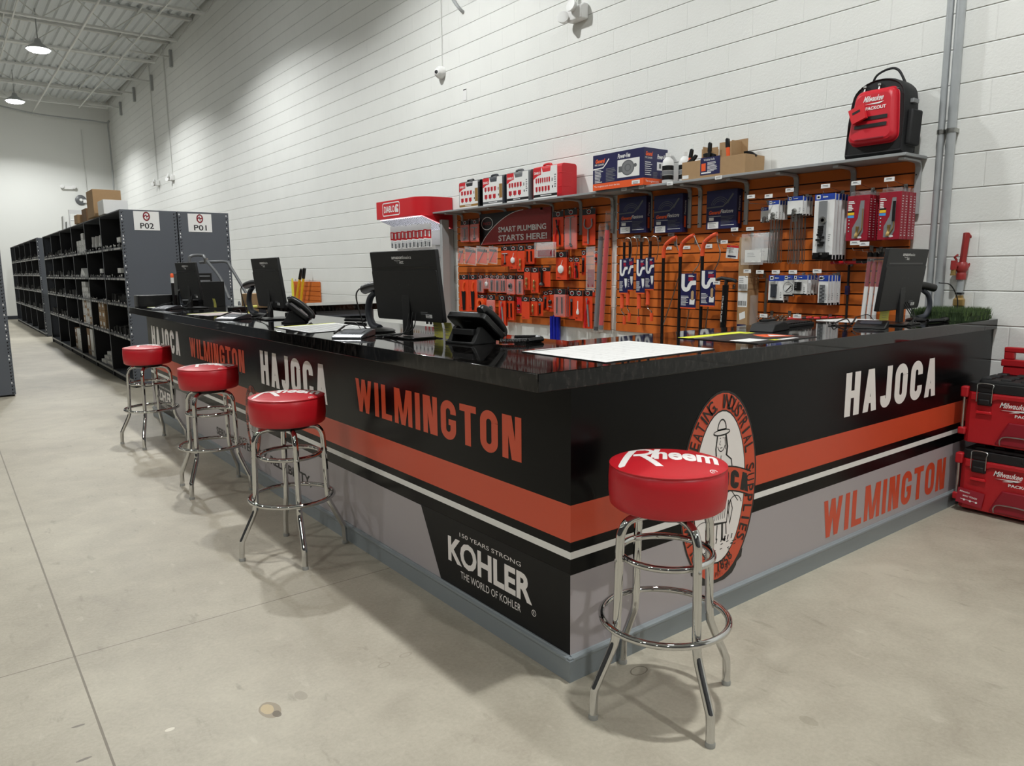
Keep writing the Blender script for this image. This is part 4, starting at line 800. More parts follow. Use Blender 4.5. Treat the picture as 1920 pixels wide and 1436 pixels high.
p = onx(W-.05, RB[0]+1215/RB[2], RB[1]+975/RB[2]); m = MB(); m.cyl((W-.05, p.y+.015, .6), (W-.05, p.y, p.z), .011, 10); m.cyl((W-.05, p.y+.006, p.z-.12), (W-.05, p.y, p.z-.1), .013, 10); o = m.build('metal_rod', 'steel'); tag(o, 'slim grey metal rod hanging left of the small blue-topped packs', 'rod')
m = MB(); m.box((W-.1, p.y+.05, .97), (.004, .05, .1), 0); yl, yr, zb, zt = pbox(RB, (945, 755, 1025, 842), .12)
t = thing('small_packet', 'small red and white hang packet alone on the orange slats', 'tool pack', (W-.12, (yl+yr)/2, zt)); w, h = yl-yr, zt-zb; M = MWL @ RZ(-.1)
m = MB(); m.box((0, -h/2, 0), (w, h, .004), 0, M); m.rect(-w/2, -h*.16, w/2, 0, 1, M, .0026); m.lines(-w*.3, -h*.3, w*.5, 3, h*.1, h*.03, 2, M, .0026); m.rect(-w*.35, -h*.9, w*.35, -h*.78, 3, M, .0026); m.build('packet', ['white', 'red', 'print_gray', 'navy'], t)
hook((yl+yr)/2, zt-.01, .13, 'steel hook holding the small red and white packet')

# blue-headed packs
def pack(rg, b, off, label, inner, n=1, step=.03, bottom=True, rods=None, grp=None, blue='blue'):
    yl, yr, zb, zt = pbox(rg, b, off); w, h = yl-yr, zt-zb; yc = (yl+yr)/2
    t = thing('hang_pack', label, 'hang pack', (W-off, yc, zt), group=grp); M = MWL; hh = min(.04, h*.22)
    m = MB(); m.box((0, -h/2, 0), (w, h, .012), 0, M); m.rect(-w/2, -hh, w/2, 0, 1, M, .0064); m.rect(-w*.42, -hh*.8, -w*.42+hh*.7, -hh*.15, 0, M, .0068); m.rect(-w*.38, -hh*.62, -w*.42+hh*.55, -hh*.3, 2, M, .0072); m.lines(-w*.1, -hh*.4, w*.3, 1, .01, hh*.2, 0, M, .0068)
    if bottom: m.rect(-w/2, -h, w/2, -h+h*.07, 2, M, .0064)
    m.lines(w*.26, -h*.62, w*.12, 4, .012, .005, 3, M, .0066); m.build('card', ['white', blue, 'black', 'print_gray'], t)
    m = MB(); z = .008
    if inner == 'drain':
        m.box((-w*.05, -h*.5, z+.004), (w*.4, h*.78, .008), 1, M); m.lathe([(.012, 0), (.024, 0), (.024, .008), (.012, .008), (.012, 0)], 16, 3, M @ T(0, -h*.4, z+.009)); [m.box((-w*.1+.03*(R.random()-.4), -h*(.5+.04*k), z+.012), (.035, .013, .012), 0, M) for k in range(8)]
        [m.box((x*w, -h*.93, z+.012), (.04, .03, .02), 0, M) for x in (-.25, .22)]; nm = 'drain_parts'
    elif inner == 'valve': m.box((-.01, -h*.55, z+.006), (w*.42, h*.42, .016), 0, M); [m.lathe([(0, 0), (.004, 0), (.004, .006), (0, .006)], 8, 1, M @ T(-w*.17, -h*(.4+.1*k), z+.012)) for k in range(3)]; nm = 'valve'
    elif inner == 'stopper': m.box((-w*.12, -h*.58, z+.006), (w*.34, h*.5, .014), 2, M); m.lathe([(0, 0), (.01, 0), (.01, .02), (0, .02)], 10, 2, M @ T(-w*.12, -h*.78, z)); nm = 'stopper'
    elif inner == 'ring': m.tube([(.036*math.cos(k*PI/12)+0, -h*.58+.036*math.sin(k*PI/12), z+.006) for k in range(24)], .0025, 6, 1, True, M); m.cyl((.02, -h*.5, z), (-.02, -h*.8, z+.004), .003, 6, 0, M); nm = 'wire_ring'
    elif inner == 'dots': m.box((-w*.05, -h*.62, z+.004), (w*.5, h*.6, .008), 4, M); [m.box((-w*.1+.02*(k % 2), -h*(.4+.06*k), z+.01), (.012, .01, .008), 1, M) for k in range(8)]; nm = 'drain_parts'
    elif inner == 'nut': m.lathe([(0, 0), (.016, 0), (.016, .012), (.01, .02), (0, .02)], 8, 3, M @ T(0, -h*.75, z)); m.lathe([(0, 0), (.012, 0), (.012, .02), (0, .02)], 10, 3, M @ T(0, -h*.9, z)); nm = 'fittings'
    m.build(nm, ['black', 'silver', 'dark_blue_gray', 'steel', 'gray_plastic'], t)
    if rods:
        m = MB()
        for sx in rods[1]: m.tube([(sx*w, -h*.95, z+.003), (sx*w*1.3-.002, -h-rods[0], z), (sx*w*1.3-.01, -h-rods[0]-.008, z), (sx*w*1.3-.018, -h-rods[0], z), (sx*w*1.1-.008, -h*.95, z)], .0026, 6, 0, False, M)
        m.build('steel_rods', 'steel', t)
    for k in range(1, n): dup(t, (W-off+step*k, yc+.006*(R.random()-.5), zt-.003*R.random()), 0)
    if n > 1:
        for o in list(bpy.data.objects):
            if o.parent is None and o.get('label') == label: o['group'] = grp or 'stack: '+label[:44]
    hook(yc, zt-.012, off+.012, 'steel hook holding the '+label); return t
pack(RC, (170, 498, 228, 600), .08, 'small grey-white pack with faded blue header, half hidden left of the rod packs', 'nut')
pack(RC, (222, 452, 292, 578), .17, 'blue-headed white pack with long straight steel rods, left stack', 'nut', 4, .033, False, (.3, (-.1, .15)))
pack(RC, (350, 425, 452, 552), .2, 'blue-headed white pack with long looped steel rods, right stack', 'nut', 4, .04, True, (.32, (-.12, .14)))
pack(RC, (526, 408, 660, 848), .22, 'tall white and blue boxed drain kit, stack in the middle of the slat wall', 'drain', 5, .04)
pack(RC, (222, 955, 325, 1135), .19, 'blue-headed pack with dark stopper, first of the small row', 'stopper', 2, .05)
pack(RC, (325, 955, 390, 1095), .2, 'blue-headed pack with a steel wire ring, second of the small row', 'ring')
pack(RC, (385, 955, 482, 1088), .2, 'blue-headed pack with a black valve, third of the small row', 'valve', 4, .042)
pack(RC, (556, 955, 622, 1155), .2, 'narrow blue-headed pack with brown drain parts, stack at the right of the small row', 'dots', 5, .038)
# crimson torch boxes
def torch(b, off, label, hose):
    yl, yr, zb, zt = pbox(RC, b, off); w, h = yl-yr, zt-zb; yc = (yl+yr)/2
    t = thing('torch_box', label, 'box', (W-off, yc, zt), group='stack: '+label[:40]); M = MWL; D = .045
    m = MB(); m.box((0, -h/2, -D/2), (w, h, D), 0, M); m.poly([(-w*.06, -h*.95), (w*.14, -h*.95), (w*.28, -h*.82), (w*.28, -h*.12), (w*.1, -h*.12), (w*.02, -h*.5), (-w*.22, -h*.72), (-w*.22, -h*.95)], 4, M, .0006)
    for k in range(2): m.lines(-w*.45, -h*(.12+.035*k), w*.36, 1, .01, h*.02, 1, M, .0008)
    m.lines(-w*.45, -h*.2, w*.24, 4, h*.036, h*.024, 1, M, .0008)
    m.rect(-w*.46, -h*.37, -w*.16, -h*.33, 6, M, .0008); m.rect(-w*.46, -h*.425, -w*.16, -h*.37, 2, M, .0008); m.rect(-w*.46, -h*.49, -w*.16, -h*.435, 3, M, .0008)
    for k in range(4): m.rect(-w*.42, -h*(.56+.08*k), -w*.34, -h*(.52+.08*k), 6, M, .0008); m.rect(-w*.405, -h*(.55+.08*k), -w*.355, -h*(.53+.08*k), 1, M, .001)
    m.poly([(w*.12+w*.12*math.cos(a*PI/8), -h*.93+h*.022*math.sin(a*PI/8)) for a in range(16)], 1, M, .001)
    S = frame((0, -w/2-.0006, 0), (1, 0, 0), (0, 0, 1))
    for k in range(16): m.rect(.012, -h*(.1+.055*k), .03, -h*(.1+.055*k)+h*.02*(.4+.6*R.random()), 1, S)
    m.build('carton', ['crimson', 'white', 'yellow_paint', 'sky_blue', 'silver', 'black', 'black'], t, .0012)
    m = MB(); m.lathe([(0, 0), (.011, 0), (.011, .02), (.008, .024), (.008, .05), (.01, .055), (.01, .07), (0, .07)], 12, 0, M @ T(-w*.02, -h*.93, .003) @ RZ(-.1) @ RX(-PI/2)); m.tube(bez([(w*.04, -h*.9, .004), (w*.16, -h*.8, .006), (w*.24, -h*.7, .006), (w*.245, -h*.3, .006)], 5), .0035, 8, 0, False, M)
    if hose: m.cyl((w*.22, -h*.62, .007), (w*.22, -h*.2, .007), .009, 10, 1, M)
    m.build('torch', ['brass', 'black'], t)
    m = MB(); m.box((0, .012, -D/2), (w*.9, .03, .001), 0, M); m.build('hang_tab', 'clear', t)
    for k in range(1, 4): dup(t, (W-off+.05*k, yc+.006*(R.random()-.5), zt), 0)
    hook(yc, zt+.012, off+.02, 'steel hook holding the '+label)
torch((745, 418, 892, 722), .22, 'crimson boxed brass torch, left stack', False); torch((958, 395, 1106, 714), .22, 'crimson boxed brass torch with black hose, right stack', True)
# red tools, thin dark rod, tubes by the monitor, springs
a = onx(W-.1, RC[0]+640/RC[2], RC[1]+870/RC[2]); b = onx(W-.1, RC[0]+915/RC[2], RC[1]+868/RC[2])
m = MB(); m.tube([(W-.1, a.y, a.z), (W-.1, b.y, b.z)], .011, 10); m.tube([(W-.1, a.y-.18, a.z+.001), (W-.1, a.y-.28, a.z+.001)], .0125, 10, 1); o = m.build('red_tool', ['red', 'black']); tag(o, 'long red tool with a black collar lying across hooks below the drain kits', 'tool')
hook(a.y-.05, a.z-.005, .13, 'steel hook under the left end of the long red tool'); hook(a.y-.12, a.z-.005, .13, 'steel hook under the long red tool, second from its left end'); hook(b.y+.04, b.z-.005, .13, 'steel hook under the right end of the long red tool')
p = onx(W-.05, RC[0]+762/RC[2], RC[1]+885/RC[2]); q = onx(W-.05, RC[0]+742/RC[2], RC[1]+1250/RC[2]); m = MB(); m.tube([(W-.05, p.y, p.z), (W-.05, q.y, q.z-.2)], .008, 8); m.box((W-.05, p.y+.002, p.z-.17), (.024, .024, .06), 1); tag(m.build('dark_rod', ['black_matte', 'navy']), 'thin dark rod with a blue tag hanging on the slats left of the right monitor', 'rod'); hook(p.y, p.z-.005, .06, 'steel hook holding the thin dark rod')
for k, x in enumerate((905, 942, 979)):
    p = onx(W-.12, RC[0]+x/RC[2], RC[1]+800/RC[2]); t = thing('tube_pack', 'long clear tube pack with black cap beside the right monitor, '+('left', 'middle', 'right')[k]+' of three', 'tube pack', (W-.12, p.y, p.z)); dx = .03
    m = MB(); m.tube([(0, 0, -.03), (0, .03, -.52)], .0165, 12); m.build('tube', 'clear', t); m = MB(); m.cyl((0, 0, 0), (0, 0, -.03), .0168, 12); m.build('cap', 'black', t)
    m = MB(); m.tube([(0, .011, -.22), (0, .029, -.5)], .013, 10); m.tube([(0, .003, -.06), (0, .011, -.22)], .012, 10, 1); m.build('insert', ['white', 'dark_red'], t); hook(p.y, p.z-.004, .14, 'steel hook holding the long clear tube pack, '+('left', 'middle', 'right')[k])
for k in range(9):
    p = onx(W-.16, RC[0]+(178+24*k)/RC[2], RC[1]+1262/RC[2]); o = MB().tube(helix((0, .03-.006*k % .02, .04), (.01, -.01, -.05), .0165, 5, 10), .0038, 6).build('drain_spring', 'chrome'); o.location = (W-.16, p.y, p.z); o.rotation_euler = (R.random()*.5-.25, .3*R.random(), 0)
    tag(o, 'chrome coil spring tool in the hanging row just above the worktop edge', 'spring', 'chrome springs on the lowest hooks')
for k in range(5):
    p = onx(W-.2+.02*k, RC[0]+(430+50*k)/RC[2], RC[1]+(1242+4*(k % 2))/RC[2]); m = MB(); x = W-.2+.02*k; m.tube([(x, p.y+.09, p.z-.01), (x, p.y-.09, p.z+.008)], .008, 8); m.tube([(x, p.y-.02, p.z), (x, p.y-.05, p.z+.004)], .0095, 8, 1); tag(m.build('red_handle_tool', ['red', 'black']), 'red-handled tool lying on the lowest hooks behind the keyboard', 'tool', 'red-handled tools on the lowest hooks')
for yy in (-.0, .25): hook(p.y+.3-yy, p.z-.012, .22, 'steel hook under the red-handled tools, '+('left' if yy == 0 else 'right'))
for k in range(2): q = onx(W-.1, RC[0]+(200+120*k)/RC[2], RC[1]+1225/RC[2]); hook(q.y, q.z, .17, 'steel hook over the chrome springs, '+('left', 'right')[k])

# ---------------------------------------------------------------- goods on the shelf
def case(u0, u1, u2, ztop, body, band, label, wide=False):
    """moulded hole-saw case with printed cardboard sleeve; front faces the room"""
    y0, y1 = onx(W-.245, u0, 360).y, onx(W-.245, u1, 360).y; y2 = y0+0 if u2 is None else onx(W-.245, u2, 345).y
    w, h = y0-y1, ztop-ZS; t = thing('tool_case', label, 'tool case', (W-.15, (y0+y1)/2, ZS)); M = T(-.0952, 0, 0) @ MWL
    m = MB(); sp = rrect(.19, h, .03, 4); e = .055 if u2 else .02
    m.prism([(a, b+h/2) for a, b in sp], -w/2-e, w/2+.004, 0, None, 'y')
    for zz in (.3, .7): m.bb(-.097, -w/2-e-.001, h*zz, .03, -w/2-.01, h*zz+.012, 0)
    m.build('case', body, t, .003)
    m = MB(); m.poly([(-w/2+.004, .0), (w/2-.01, 0), (w/2-.01, h-.012), (w*.22, h-.012), (w*.2, h-.06), (-w*.1, h-.06), (-w*.16, h-.012), (-w/2+.004, h-.012)], 0, M)
    m.add([], []); m.poly([(-w/2+.004, h*.62), (-w/2+.004, h-.012), (-w*.17, h-.012), (-w*.17, h*.74), (-w*.3, h*.72)], 1, M, .0006); m.text('DIABLO', -w*.46, h*.76, w*.26, h*.08, 0, M, .001, .03); m.rect(-w/2+.004, .0, w/2-.01, h*.055, 0, M, .0006); m.rect(-w/2+.004, h*.06, w/2-.01, h*.14, 2, M, .0006); m.lines(-w*.2, h*.115, w*.5, 1, .01, h*.025, 0, M, .0009)
    if band: m.rect(w*.32, h*.22, w/2-.012, h*.7, 4, M, .0006)
    else: m.lines(w*.36, h*.7, w*.08, 6, h*.07, h*.04, 5, M, .0006)
    nt = 7 if wide else 5 if not band else 4
    for r, (n, zz, hh) in enumerate(((nt, .5, .14), (max(3, nt-2), .24, .14))):
        for k in range(n):
            x = -w*.4+k*(w*.62/n); ww = w*.62/n*.66; m.rect(x, h*zz, x+ww, h*(zz+hh), 1, M, .0008); m.rect(x+ww*.25, h*zz+h*.03, x+ww*.6, h*(zz+hh)-h*.02, 6, M, .001); m.poly([(x+ww*.3, h*zz), (x+ww*.7, h*zz), (x+ww*.5, h*(zz-.045))], 3, M, .0008)
    m.rect(w*.26, h*.5, w*.29, h*.6, 3, M, .0008); m.rect(w*.27, h*.3, w*.31, h*.37, 3, M, .0008)
    m.build('printed_sleeve', ['white', 'red', 'black' if not band else band, 'black', 'gold_band' if band else 'white', 'print_gray', 'dark_red'], t)
    m = MB(); m.tube(bez([(-.06, w*.16, h-.012), (-.06, w*.14, h+.012), (-.06, -w*.1, h+.012), (-.06, -w*.14, h-.012)], 5), .011, 8); m.build('handle', body, t)
case(861, 897, None, 2.335, 'black', 'gold_band', 'hole saw case with gold-trimmed sleeve and black body, first on the left of the shelf')
case(905, 943, None, 2.34, 'dark_blue_gray', 'gray_plastic', 'hole saw case with grey-trimmed sleeve and black body, second from the left')
case(950, 992, None, 2.345, 'gray_plastic', None, 'hole saw case with white sleeve and grey side, third from the left')
case(1000, 1046, 1067, 2.352, 'red', None, 'largest hole saw case in bright red plastic, right end of the four cases', True)
# navy and orange carton
y0, y1 = 3.09, 2.50; h = .296; t = thing('machine_carton', 'big navy and orange carton with a machine picture on the shelf', 'box', (W-.15, (y0+y1)/2, ZS)); w = y0-y1; D = .285
m = MB(); m.bb(-.17, -w/2, 0, .115, w/2, h); M = T(-.1706, 0, 0) @ MWL; m.rect(-w/2, 0, w/2, h*.19, 1, M, .0001); m.text('The toughest tools down the line.', -w*.47, h*.07, w*.52, h*.06, 2, M, .0008)
m.rect(0, h*.27, w*.42, h*.76, 2, M, .0004); m.text('Power-Vee', 0, h*.8, w*.24, h*.13, 2, M, .0008, .03, .2); m.text('General', -w*.45, h*.76, w*.19, h*.12, 1, M, .0008, .05, .2); m.text('PIPE CLEANERS', -w*.46, h*.69, w*.19, h*.05, 2, M, .0008, .01)
for p in stroke([(-w*.5, h*.6), (-w*.29, h*.62), (-w*.24, h*.7), (-w*.17, h*.85)], h*.035): m.poly(p, 2, M, .0008)
m.lines(-w*.46, h*.57, w*.18, 9, h*.042, h*.018, 2, M, .0008); m.lines(-w*.23, h*.58, w*.2, 9, h*.042, h*.018, 5, M, .0008); m.rect(w*.28, h*.05, w*.43, h*.15, 2, M, .0008); m.lines(w*.3, h*.11, w*.1, 2, .01, .005, 3, M, .001)
for r_, k in ((.2, 3), (.17, 5), (.1, 3), (.07, 5)): m.poly([(w*.2+w*r_*.62*math.cos(a*PI/12), h*.52+h*r_*1.05*math.sin(a*PI/12)) for a in range(24)], k, M, .0006+.001*(.25-r_))
m.rect(w*.02, h*.42, w*.1, h*.58, 3, M, .0006); m.poly([(w*.34+w*.03*math.cos(a*PI/8), h*.56+h*.05*math.sin(a*PI/8)) for a in range(16)], 3, M, .0007)
S = frame((-.17, -w/2-.0006, 0), (1, 0, 0), (0, 0, 1)); m.rect(0, 0, D, h*.19, 1, S); m.text('The toughest tools', .02, h*.07, .16, h*.07, 2, S, .0006); m.text('Power-Vee', .155, h*.72, .115, h*.13, 2, S, .0006, .03, .2); m.text('General', .015, h*.78, .08, h*.12, 1, S, .0006, .05, .2); m.text('PIPE CLEANERS', .012, h*.71, .085, h*.045, 2, S, .0006); m.rect(.155, h*.42, .23, h*.64, 2, S, .0006); m.rect(.18, h*.47, .205, h*.6, 3, S, .0009)
m.lines(.012, h*.62, .1, 7, h*.055, h*.02, 2, S, .0006); m.lines(.11, h*.36, .07, 5, h*.035, h*.012, 5, S, .0006); m.lines(.2, h*.36, .06, 5, h*.035, h*.012, 5, S, .0006)
m.build('carton', ['navy', 'orange', 'white', 'gray_plastic', 'black', 'print_gray'], t, .0015)
for k, (y, x) in enumerate(((2.36, .19), (2.25, .12))):
    t = thing('cleaner_bottle', 'white bottle of drain cleaner beside the big navy carton, '+('front' if k == 0 else 'rear')+' one', 'bottle', (W-x, y, ZS)); m = MB(); m.lathe([(0, 0), (.042, 0), (.046, .006), (.046, .16), (.04, .185), (.02, .205), (.017, .212), (0, .212)], 20); m.build('bottle', 'white', t); m = MB(); m.lathe([(0, .212), (.021, .212), (.021, .24), (0, .24)], 18); m.build('cap', 'white', t)
    m = MB(); n = 10
    for z0, z1, k2 in ((.03, .065, 0), (.068, .1, 1), (.103, .14, 0)): m.add([(.0466*math.cos(a), .0466*math.sin(a), z) for z in (z0, z1) for a in [PI*.75+PI*.9*i/n for i in range(n+1)]], [(i, i+1, n+2+i, n+1+i) for i in range(n)], k2)
    m.build('bottle_label', ['black', 'print_gray'], t)
# cardboard tray of tools
y0, y1, d = 2.15, 1.58, .23; t = thing('display_tray', 'open kraft cardboard display tray with dividers on the shelf', 'box', (W-.145, (y0+y1)/2, ZS)); w = y0-y1; h = .135
m = MB(); m.bb(-.125, -w/2, 0, -.121, w/2, h); m.bb(.105, -w/2, 0, .109, w/2, h); m.bb(-.121, -w/2, 0, .105, -w/2+.004, h); m.bb(-.121, w/2-.004, 0, .105, w/2, h); m.bb(-.121, -w/2, 0, .105, w/2, .004); m.build('tray', 'kraft', t)
for k, (x0, x1_, ya, yb, hh) in enumerate(((-.09, .1, .12, .116, .235), (-.09, .1, -.14, -.144, .25))): m = MB(); m.bb(x0, yb, .004, x1_, ya, hh); m.build('divider', 'kraft', t)
m = MB(); m.bb(.02, -.2, .004, .024, .05, .265); m.build('divider', 'kraft', t); m = MB(); m.bb(.0, .05, .004, .004, .2, .235); m.build('divider', 'kraft', t)
M = T(-.1256, 0, 0) @ MWL; m = MB(); m.rect(-.11, .02, .07, .148, 0, M); m.text('Wobble Knife', -.08, .122, .1, .016, 1, M, .0006); m.rect(-.1, .05, -.06, .105, 2, M, .0006); m.lines(-.045, .11, .1, 8, .009, .004, 1, M, .0006); m.rect(-.1, .03, -.01, .04, 1, M, .0006); m.build('printed_card', ['navy', 'white', 'orange'], t)
M = T(-.1256, w/2-.035, .01) @ MWL; m = MB(); m.rect(-.03, 0, .03, .026, 0, M); m.build('price_sticker', 'white', t)
for k, (x, y, z, rx, kind, lab) in enumerate(((-.085, .25, .11, .2, 0, 'orange and black, first from the left'), (-.09, .27, .125, 1.2, 1, 'black hooked grip at the left corner'), (-.1, .05, .13, .05, 2, 'black with a buckle, in the middle'), (-.09, -.0, .15, -1.2, 1, 'black hooked grip in the middle'), (-.1, -.12, .14, -.08, 0, 'orange and black, at the tall divider'), (.0, -.29, .12, -1.0, 1, 'black hooked grip at the right corner'))):
    t = thing('tray_tool', 'hand tool in the cardboard tray, '+lab, 'hand tool', (W-.145+x, (y0+y1)/2+y, ZS+z)); t.rotation_euler = (rx, 0, 0)
    m = MB(); L = .15
    if kind == 1: m.prism([(-.015, 0), (.012, .01), (.022, .07), (.03, .1), (.012, .115), (-.004, .09), (-.016, .05)], -.009, .009, 0, None, 'x'); m.build('handle', 'black', t, .003)
    else: m.prism([(-.012, -.04), (.012, -.04), (.014, .09), (-.012, .09)], -.008, .008, 0, None, 'x'); m.build('handle', 'orange' if kind == 0 else 'black', t, .003); m = MB(); m.prism([(-.014, .06), (.016, .06), (.015, .12), (.004, .13), (-.013, .12)], -.0095, .0095, 0, None, 'x'); m.build('grip', 'black', t, .003); m = MB(); m.bb(-.002, -.008, .12, .002, .008, .16); m.build('hang_clip', 'clear', t)
# backpack
y0, y1 = .88, .49; t = thing('backpack', 'black tool backpack with a moulded red front standing on the right end of the shelf', 'backpack', (W-.15, .665, ZS)); w = .37; H = .47
def bp_outline(w, h, top=.11): return [(-w/2, .0), (w/2, 0), (w/2*.99, h*.45), (w/2*.93, h*.72)]+[(w/2*.9*math.cos(math.radians(a)), h*.76+h*.24*math.sin(math.radians(a))) for a in range(12, 170, 12)]+[(-w/2*.93, h*.72), (-w/2*.99, h*.45)]
def layers(m, pts, secs, k=0, c=(0, 0)):
    n = len(pts); b = len(m.v); rings = []
    for x, s, dz in secs: rings += [(x, c[0]+(p[0]-c[0])*s, c[1]+(p[1]-c[1])*s+dz) for p in pts]
    m.add(rings, [(i*n+j, i*n+(j+1) % n, (i+1)*n+(j+1) % n, (i+1)*n+j) for i in range(len(secs)-1) for j in range(n)]+[tuple(range(n)), tuple(range((len(secs)-1)*n, len(secs)*n))[::-1]], k)
lean = .28
Lm = Matrix.Shear('XY', 4, (0, 0)) if False else Matrix(((1, 0, lean*.35, 0), (0, 1, 0, 0), (0, 0, 1, 0), (0, 0, 0, 1)))
def bpart(name, m, mt, bev=0): m.v = [tuple(Lm @ Vector(v)) for v in m.v]; return m.build(name, mt, t, bev, 3)
m = MB(); layers(m, bp_outline(w, H), ((-.115, .9, .012), (-.125, .94, .01), (-.09, 1, 0), (.02, 1, 0), (.05, .94, .01)), 0, (0, H*.4)); bpart('body', m, 'backpack_black', .004)
SH = [(a*(1.06-.2*(b+H*.35)/(H*.7)), b+H*.35) for a, b in rrect(w*.78, H*.7, .05, 5)]
m = MB(); layers(m, SH, ((-.115, 1.0, .075), (-.15, .97, .075), (-.168, .9, .075), (-.174, .8, .075)), 0, (0, H*.3)); bpart('front_shell', m, 'backpack_red', .004)
FM = Matrix.Identity(4)
M = Lm @ (T(-.1755, 0, 0) @ MWL); m = MB()
m.text('Milwaukee', -.06, .325, .12, .036, 0, M, .002, .02, .3); m.poly([(-.05, .31), (.07, .318), (.03, .3), (.045, .306)], 0, M, .002); m.text('PACKOUT', -.04, .275, .125, .02, 0, M, .002, .03)
for z in (.17, .215): m.rect(-.1, z, .1, z+.022, 1, M, .003)
for p in stroke([(-.09, .105), (.09, .105)], .006): m.poly(p, 2, M, .002)
m.build('printed_marks', ['white', 'black', 'dark_red'], t)
m = MB(); m.tube(bez([(-.11, .12, .385), (-.13, .04, .378), (-.13, -.06, .378), (-.1, -.13, .39)], 6), .012, 8); bpart('chest_strap', m, 'black')
m = MB(); m.tube(bez([(-.02, .1, H-.03), (-.03, .07, H+.04), (-.02, 0, H+.07), (-.02, -.06, H+.05), (-.01, -.11, H-.04)], 6), .0075, 8); bpart('carry_handle', m, 'backpack_black')
for y in (.09, .0): m = MB(); m.tube([(-.13, y, .38), (-.12, y-.005, .425)], .006, 8); m.lathe([(0, 0), (.011, 0), (.011, .012), (0, .012)], 10, 0, T(-.124, y-.005, .425)); bpart('zip_pull', m, 'steel')
m = MB(); m.bb(-.1, -w/2-.03, .05, .03, -w/2+.005, .26); bpart('side_pocket', m, 'backpack_black', .012)
m = MB(); m.bb(-.07, -w/2-.012, .3, .0, -w/2+.01, .325); bpart('reflective_loop', m, 'silver', .003)
m = MB(); m.bb(-.09, -w/2-.008, .05, .03, -w/2-.0, .062, 0); bpart('piping', m, 'silver')
m = MB(); Ht = Lm @ T(-.184, .07, .23) @ MWL @ RZ(.35); m.box((0, .03, .004), (.1, .1, .003), 0, Ht); m.box((.01, -.0, .02), (.085, .045, .028), 0, Ht); m.rect(-.03, .04, .02, .055, 1, Ht, .007); m.lines(-.03, .03, .06, 2, .009, .004, 2, Ht, .007); m.build('hang_tag', ['red', 'black', 'white'], t)
# ---------------------------------------------------------------- things on the worktop
def monitor(loc, rz, label):
    """flat screen seen from the back: local +y is the screen side, x along the width"""
    t = thing('monitor', label, 'monitor', loc, rz, 'black flat monitors on the counter'); M = T(0, -.02, .243) @ RX(math.radians(7)); w, h = .535, .325
    m = MB(); m.prism(rrect(w, h, .006, 3), -.004, .016, 0, M @ RX(PI/2) @ T(0, 0, 0), 'z'); m.build('screen_frame', 'black_matte', t, .002)
    B = M @ frame((0, -.016, 0), (1, 0, 0), (0, 0, 1)); m = MB()
    m.prism(rrect(w*.99, h*.72, .01), 0, .004, 0, B @ T(0, -h*.13, 0), 'z', .995); m.rect(-w*.44, h*.255, w*.4, h*.275, 1, B, .0008)
    for k in range(4): m.lathe([(0, 0), (.003, 0), (.003, .0006), (0, .0006)], 8, 1, B @ T(.037*(1 if k % 2 else -1), -.03+.037*(1 if k < 2 else -1), .004))
    m.text('amazon', -.08, h*.385, .09, .012, 2, B, .0006, .02); m.text('basics', .014, h*.385, .066, .015, 2, B, .0006)
    for p in stroke(arc(-.035, h*.385, .03, .008, 215, 325, 8), .002): m.poly(p, 2, B, .0008)
    m.text('by', -.04, h*.32, .014, .009, 3, B, .0006); m.text('AOC', -.02, h*.32, .034, .012, 2, B, .0006, .03)
    m.rect(w*.27, -h*.44, w*.36, -h*.39, 2, B, .0045); m.lines(w*.28, -h*.4, w*.07, 2, .007, .003, 1, B, .005); m.lines(w*.2, -h*.36, w*.16, 2, .008, .0025, 3, B, .0046)
    m.build('back_shell', ['black_matte', 'black', 'white', 'print_gray'], t, .0015)
    m = MB(); m.bb(-.03, -.035, .012, .03, -.015, .2); m.build('neck', 'black_matte', t, .003)
    m = MB(); m.prism(rrect(.25, .19, .02), 0, .008, 0, T(0, 0, .001)); m.build('foot', 'black', t, .002)
    m = MB()
    for k in range(3): m.tube(bez([(.02+.03*k, -.03, .12), (.05+.02*k, -.07, .04), (.02-.05*k, -.1, .012), (-.08-.02*k, -.06-.03*k, .006), (.04, .06+.02*k, .005)], 8), .0028, 6)
    m.build('cables', 'black', t); return t
M_ = -PI/2
monitor((.205, 1.34, TOP), M_+.08, 'black monitor nearest the counter corner, back turned to the stools')
monitor((.215, 3.19, TOP), M_-.03, 'black monitor in the middle of the long counter, in line with the second stool')
monitor((.24, 5.26, TOP), M_+.06, 'black monitor farthest along the long counter, in front of the grey racks')
monitor((2.535, .19, TOP), .07, 'black monitor on the short counter at the right, in front of the conduits')
def postit(loc, rz, label, n=1, sx=.05):
    m = MB(); M = RX(-.15) @ frame((0, 0, 0), (1, 0, 0), (0, 0, 1))
    m.add([(a*.038, -.0+.004*math.sin(3*b), -.076*b) for b in (0, .25, .5, .75, 1) for a in (-1, 1)], [(2*i, 2*i+1, 2*i+3, 2*i+2) for i in range(4)]); m.lines(-.03, -.02, .05, 4, .012, .002, 1, frame((0, -.002, 0), (1, 0, 0), (0, 0, 1)), .004)
    o = m.build('sticky_note', ['postit', 'print_gray']); o.location = loc; o.rotation_euler = (.12, 0, rz); tag(o, label, 'sticky note', 'yellow sticky notes'); return o
postit((.25, 1.195, 1.14), M_, 'yellow sticky note hanging under the nearest monitor, left of two'); postit((.25, 1.105, 1.138), M_-.1, 'yellow sticky note hanging under the nearest monitor, right of two')
postit((.3, 2.98, 1.15), M_, 'yellow sticky note hanging under the middle monitor'); postit((.32, 4.93, 1.15), M_, 'yellow sticky note hanging under the farthest monitor'); postit((2.58, .26, 1.15), -.2, 'yellow sticky note hanging under the right monitor')
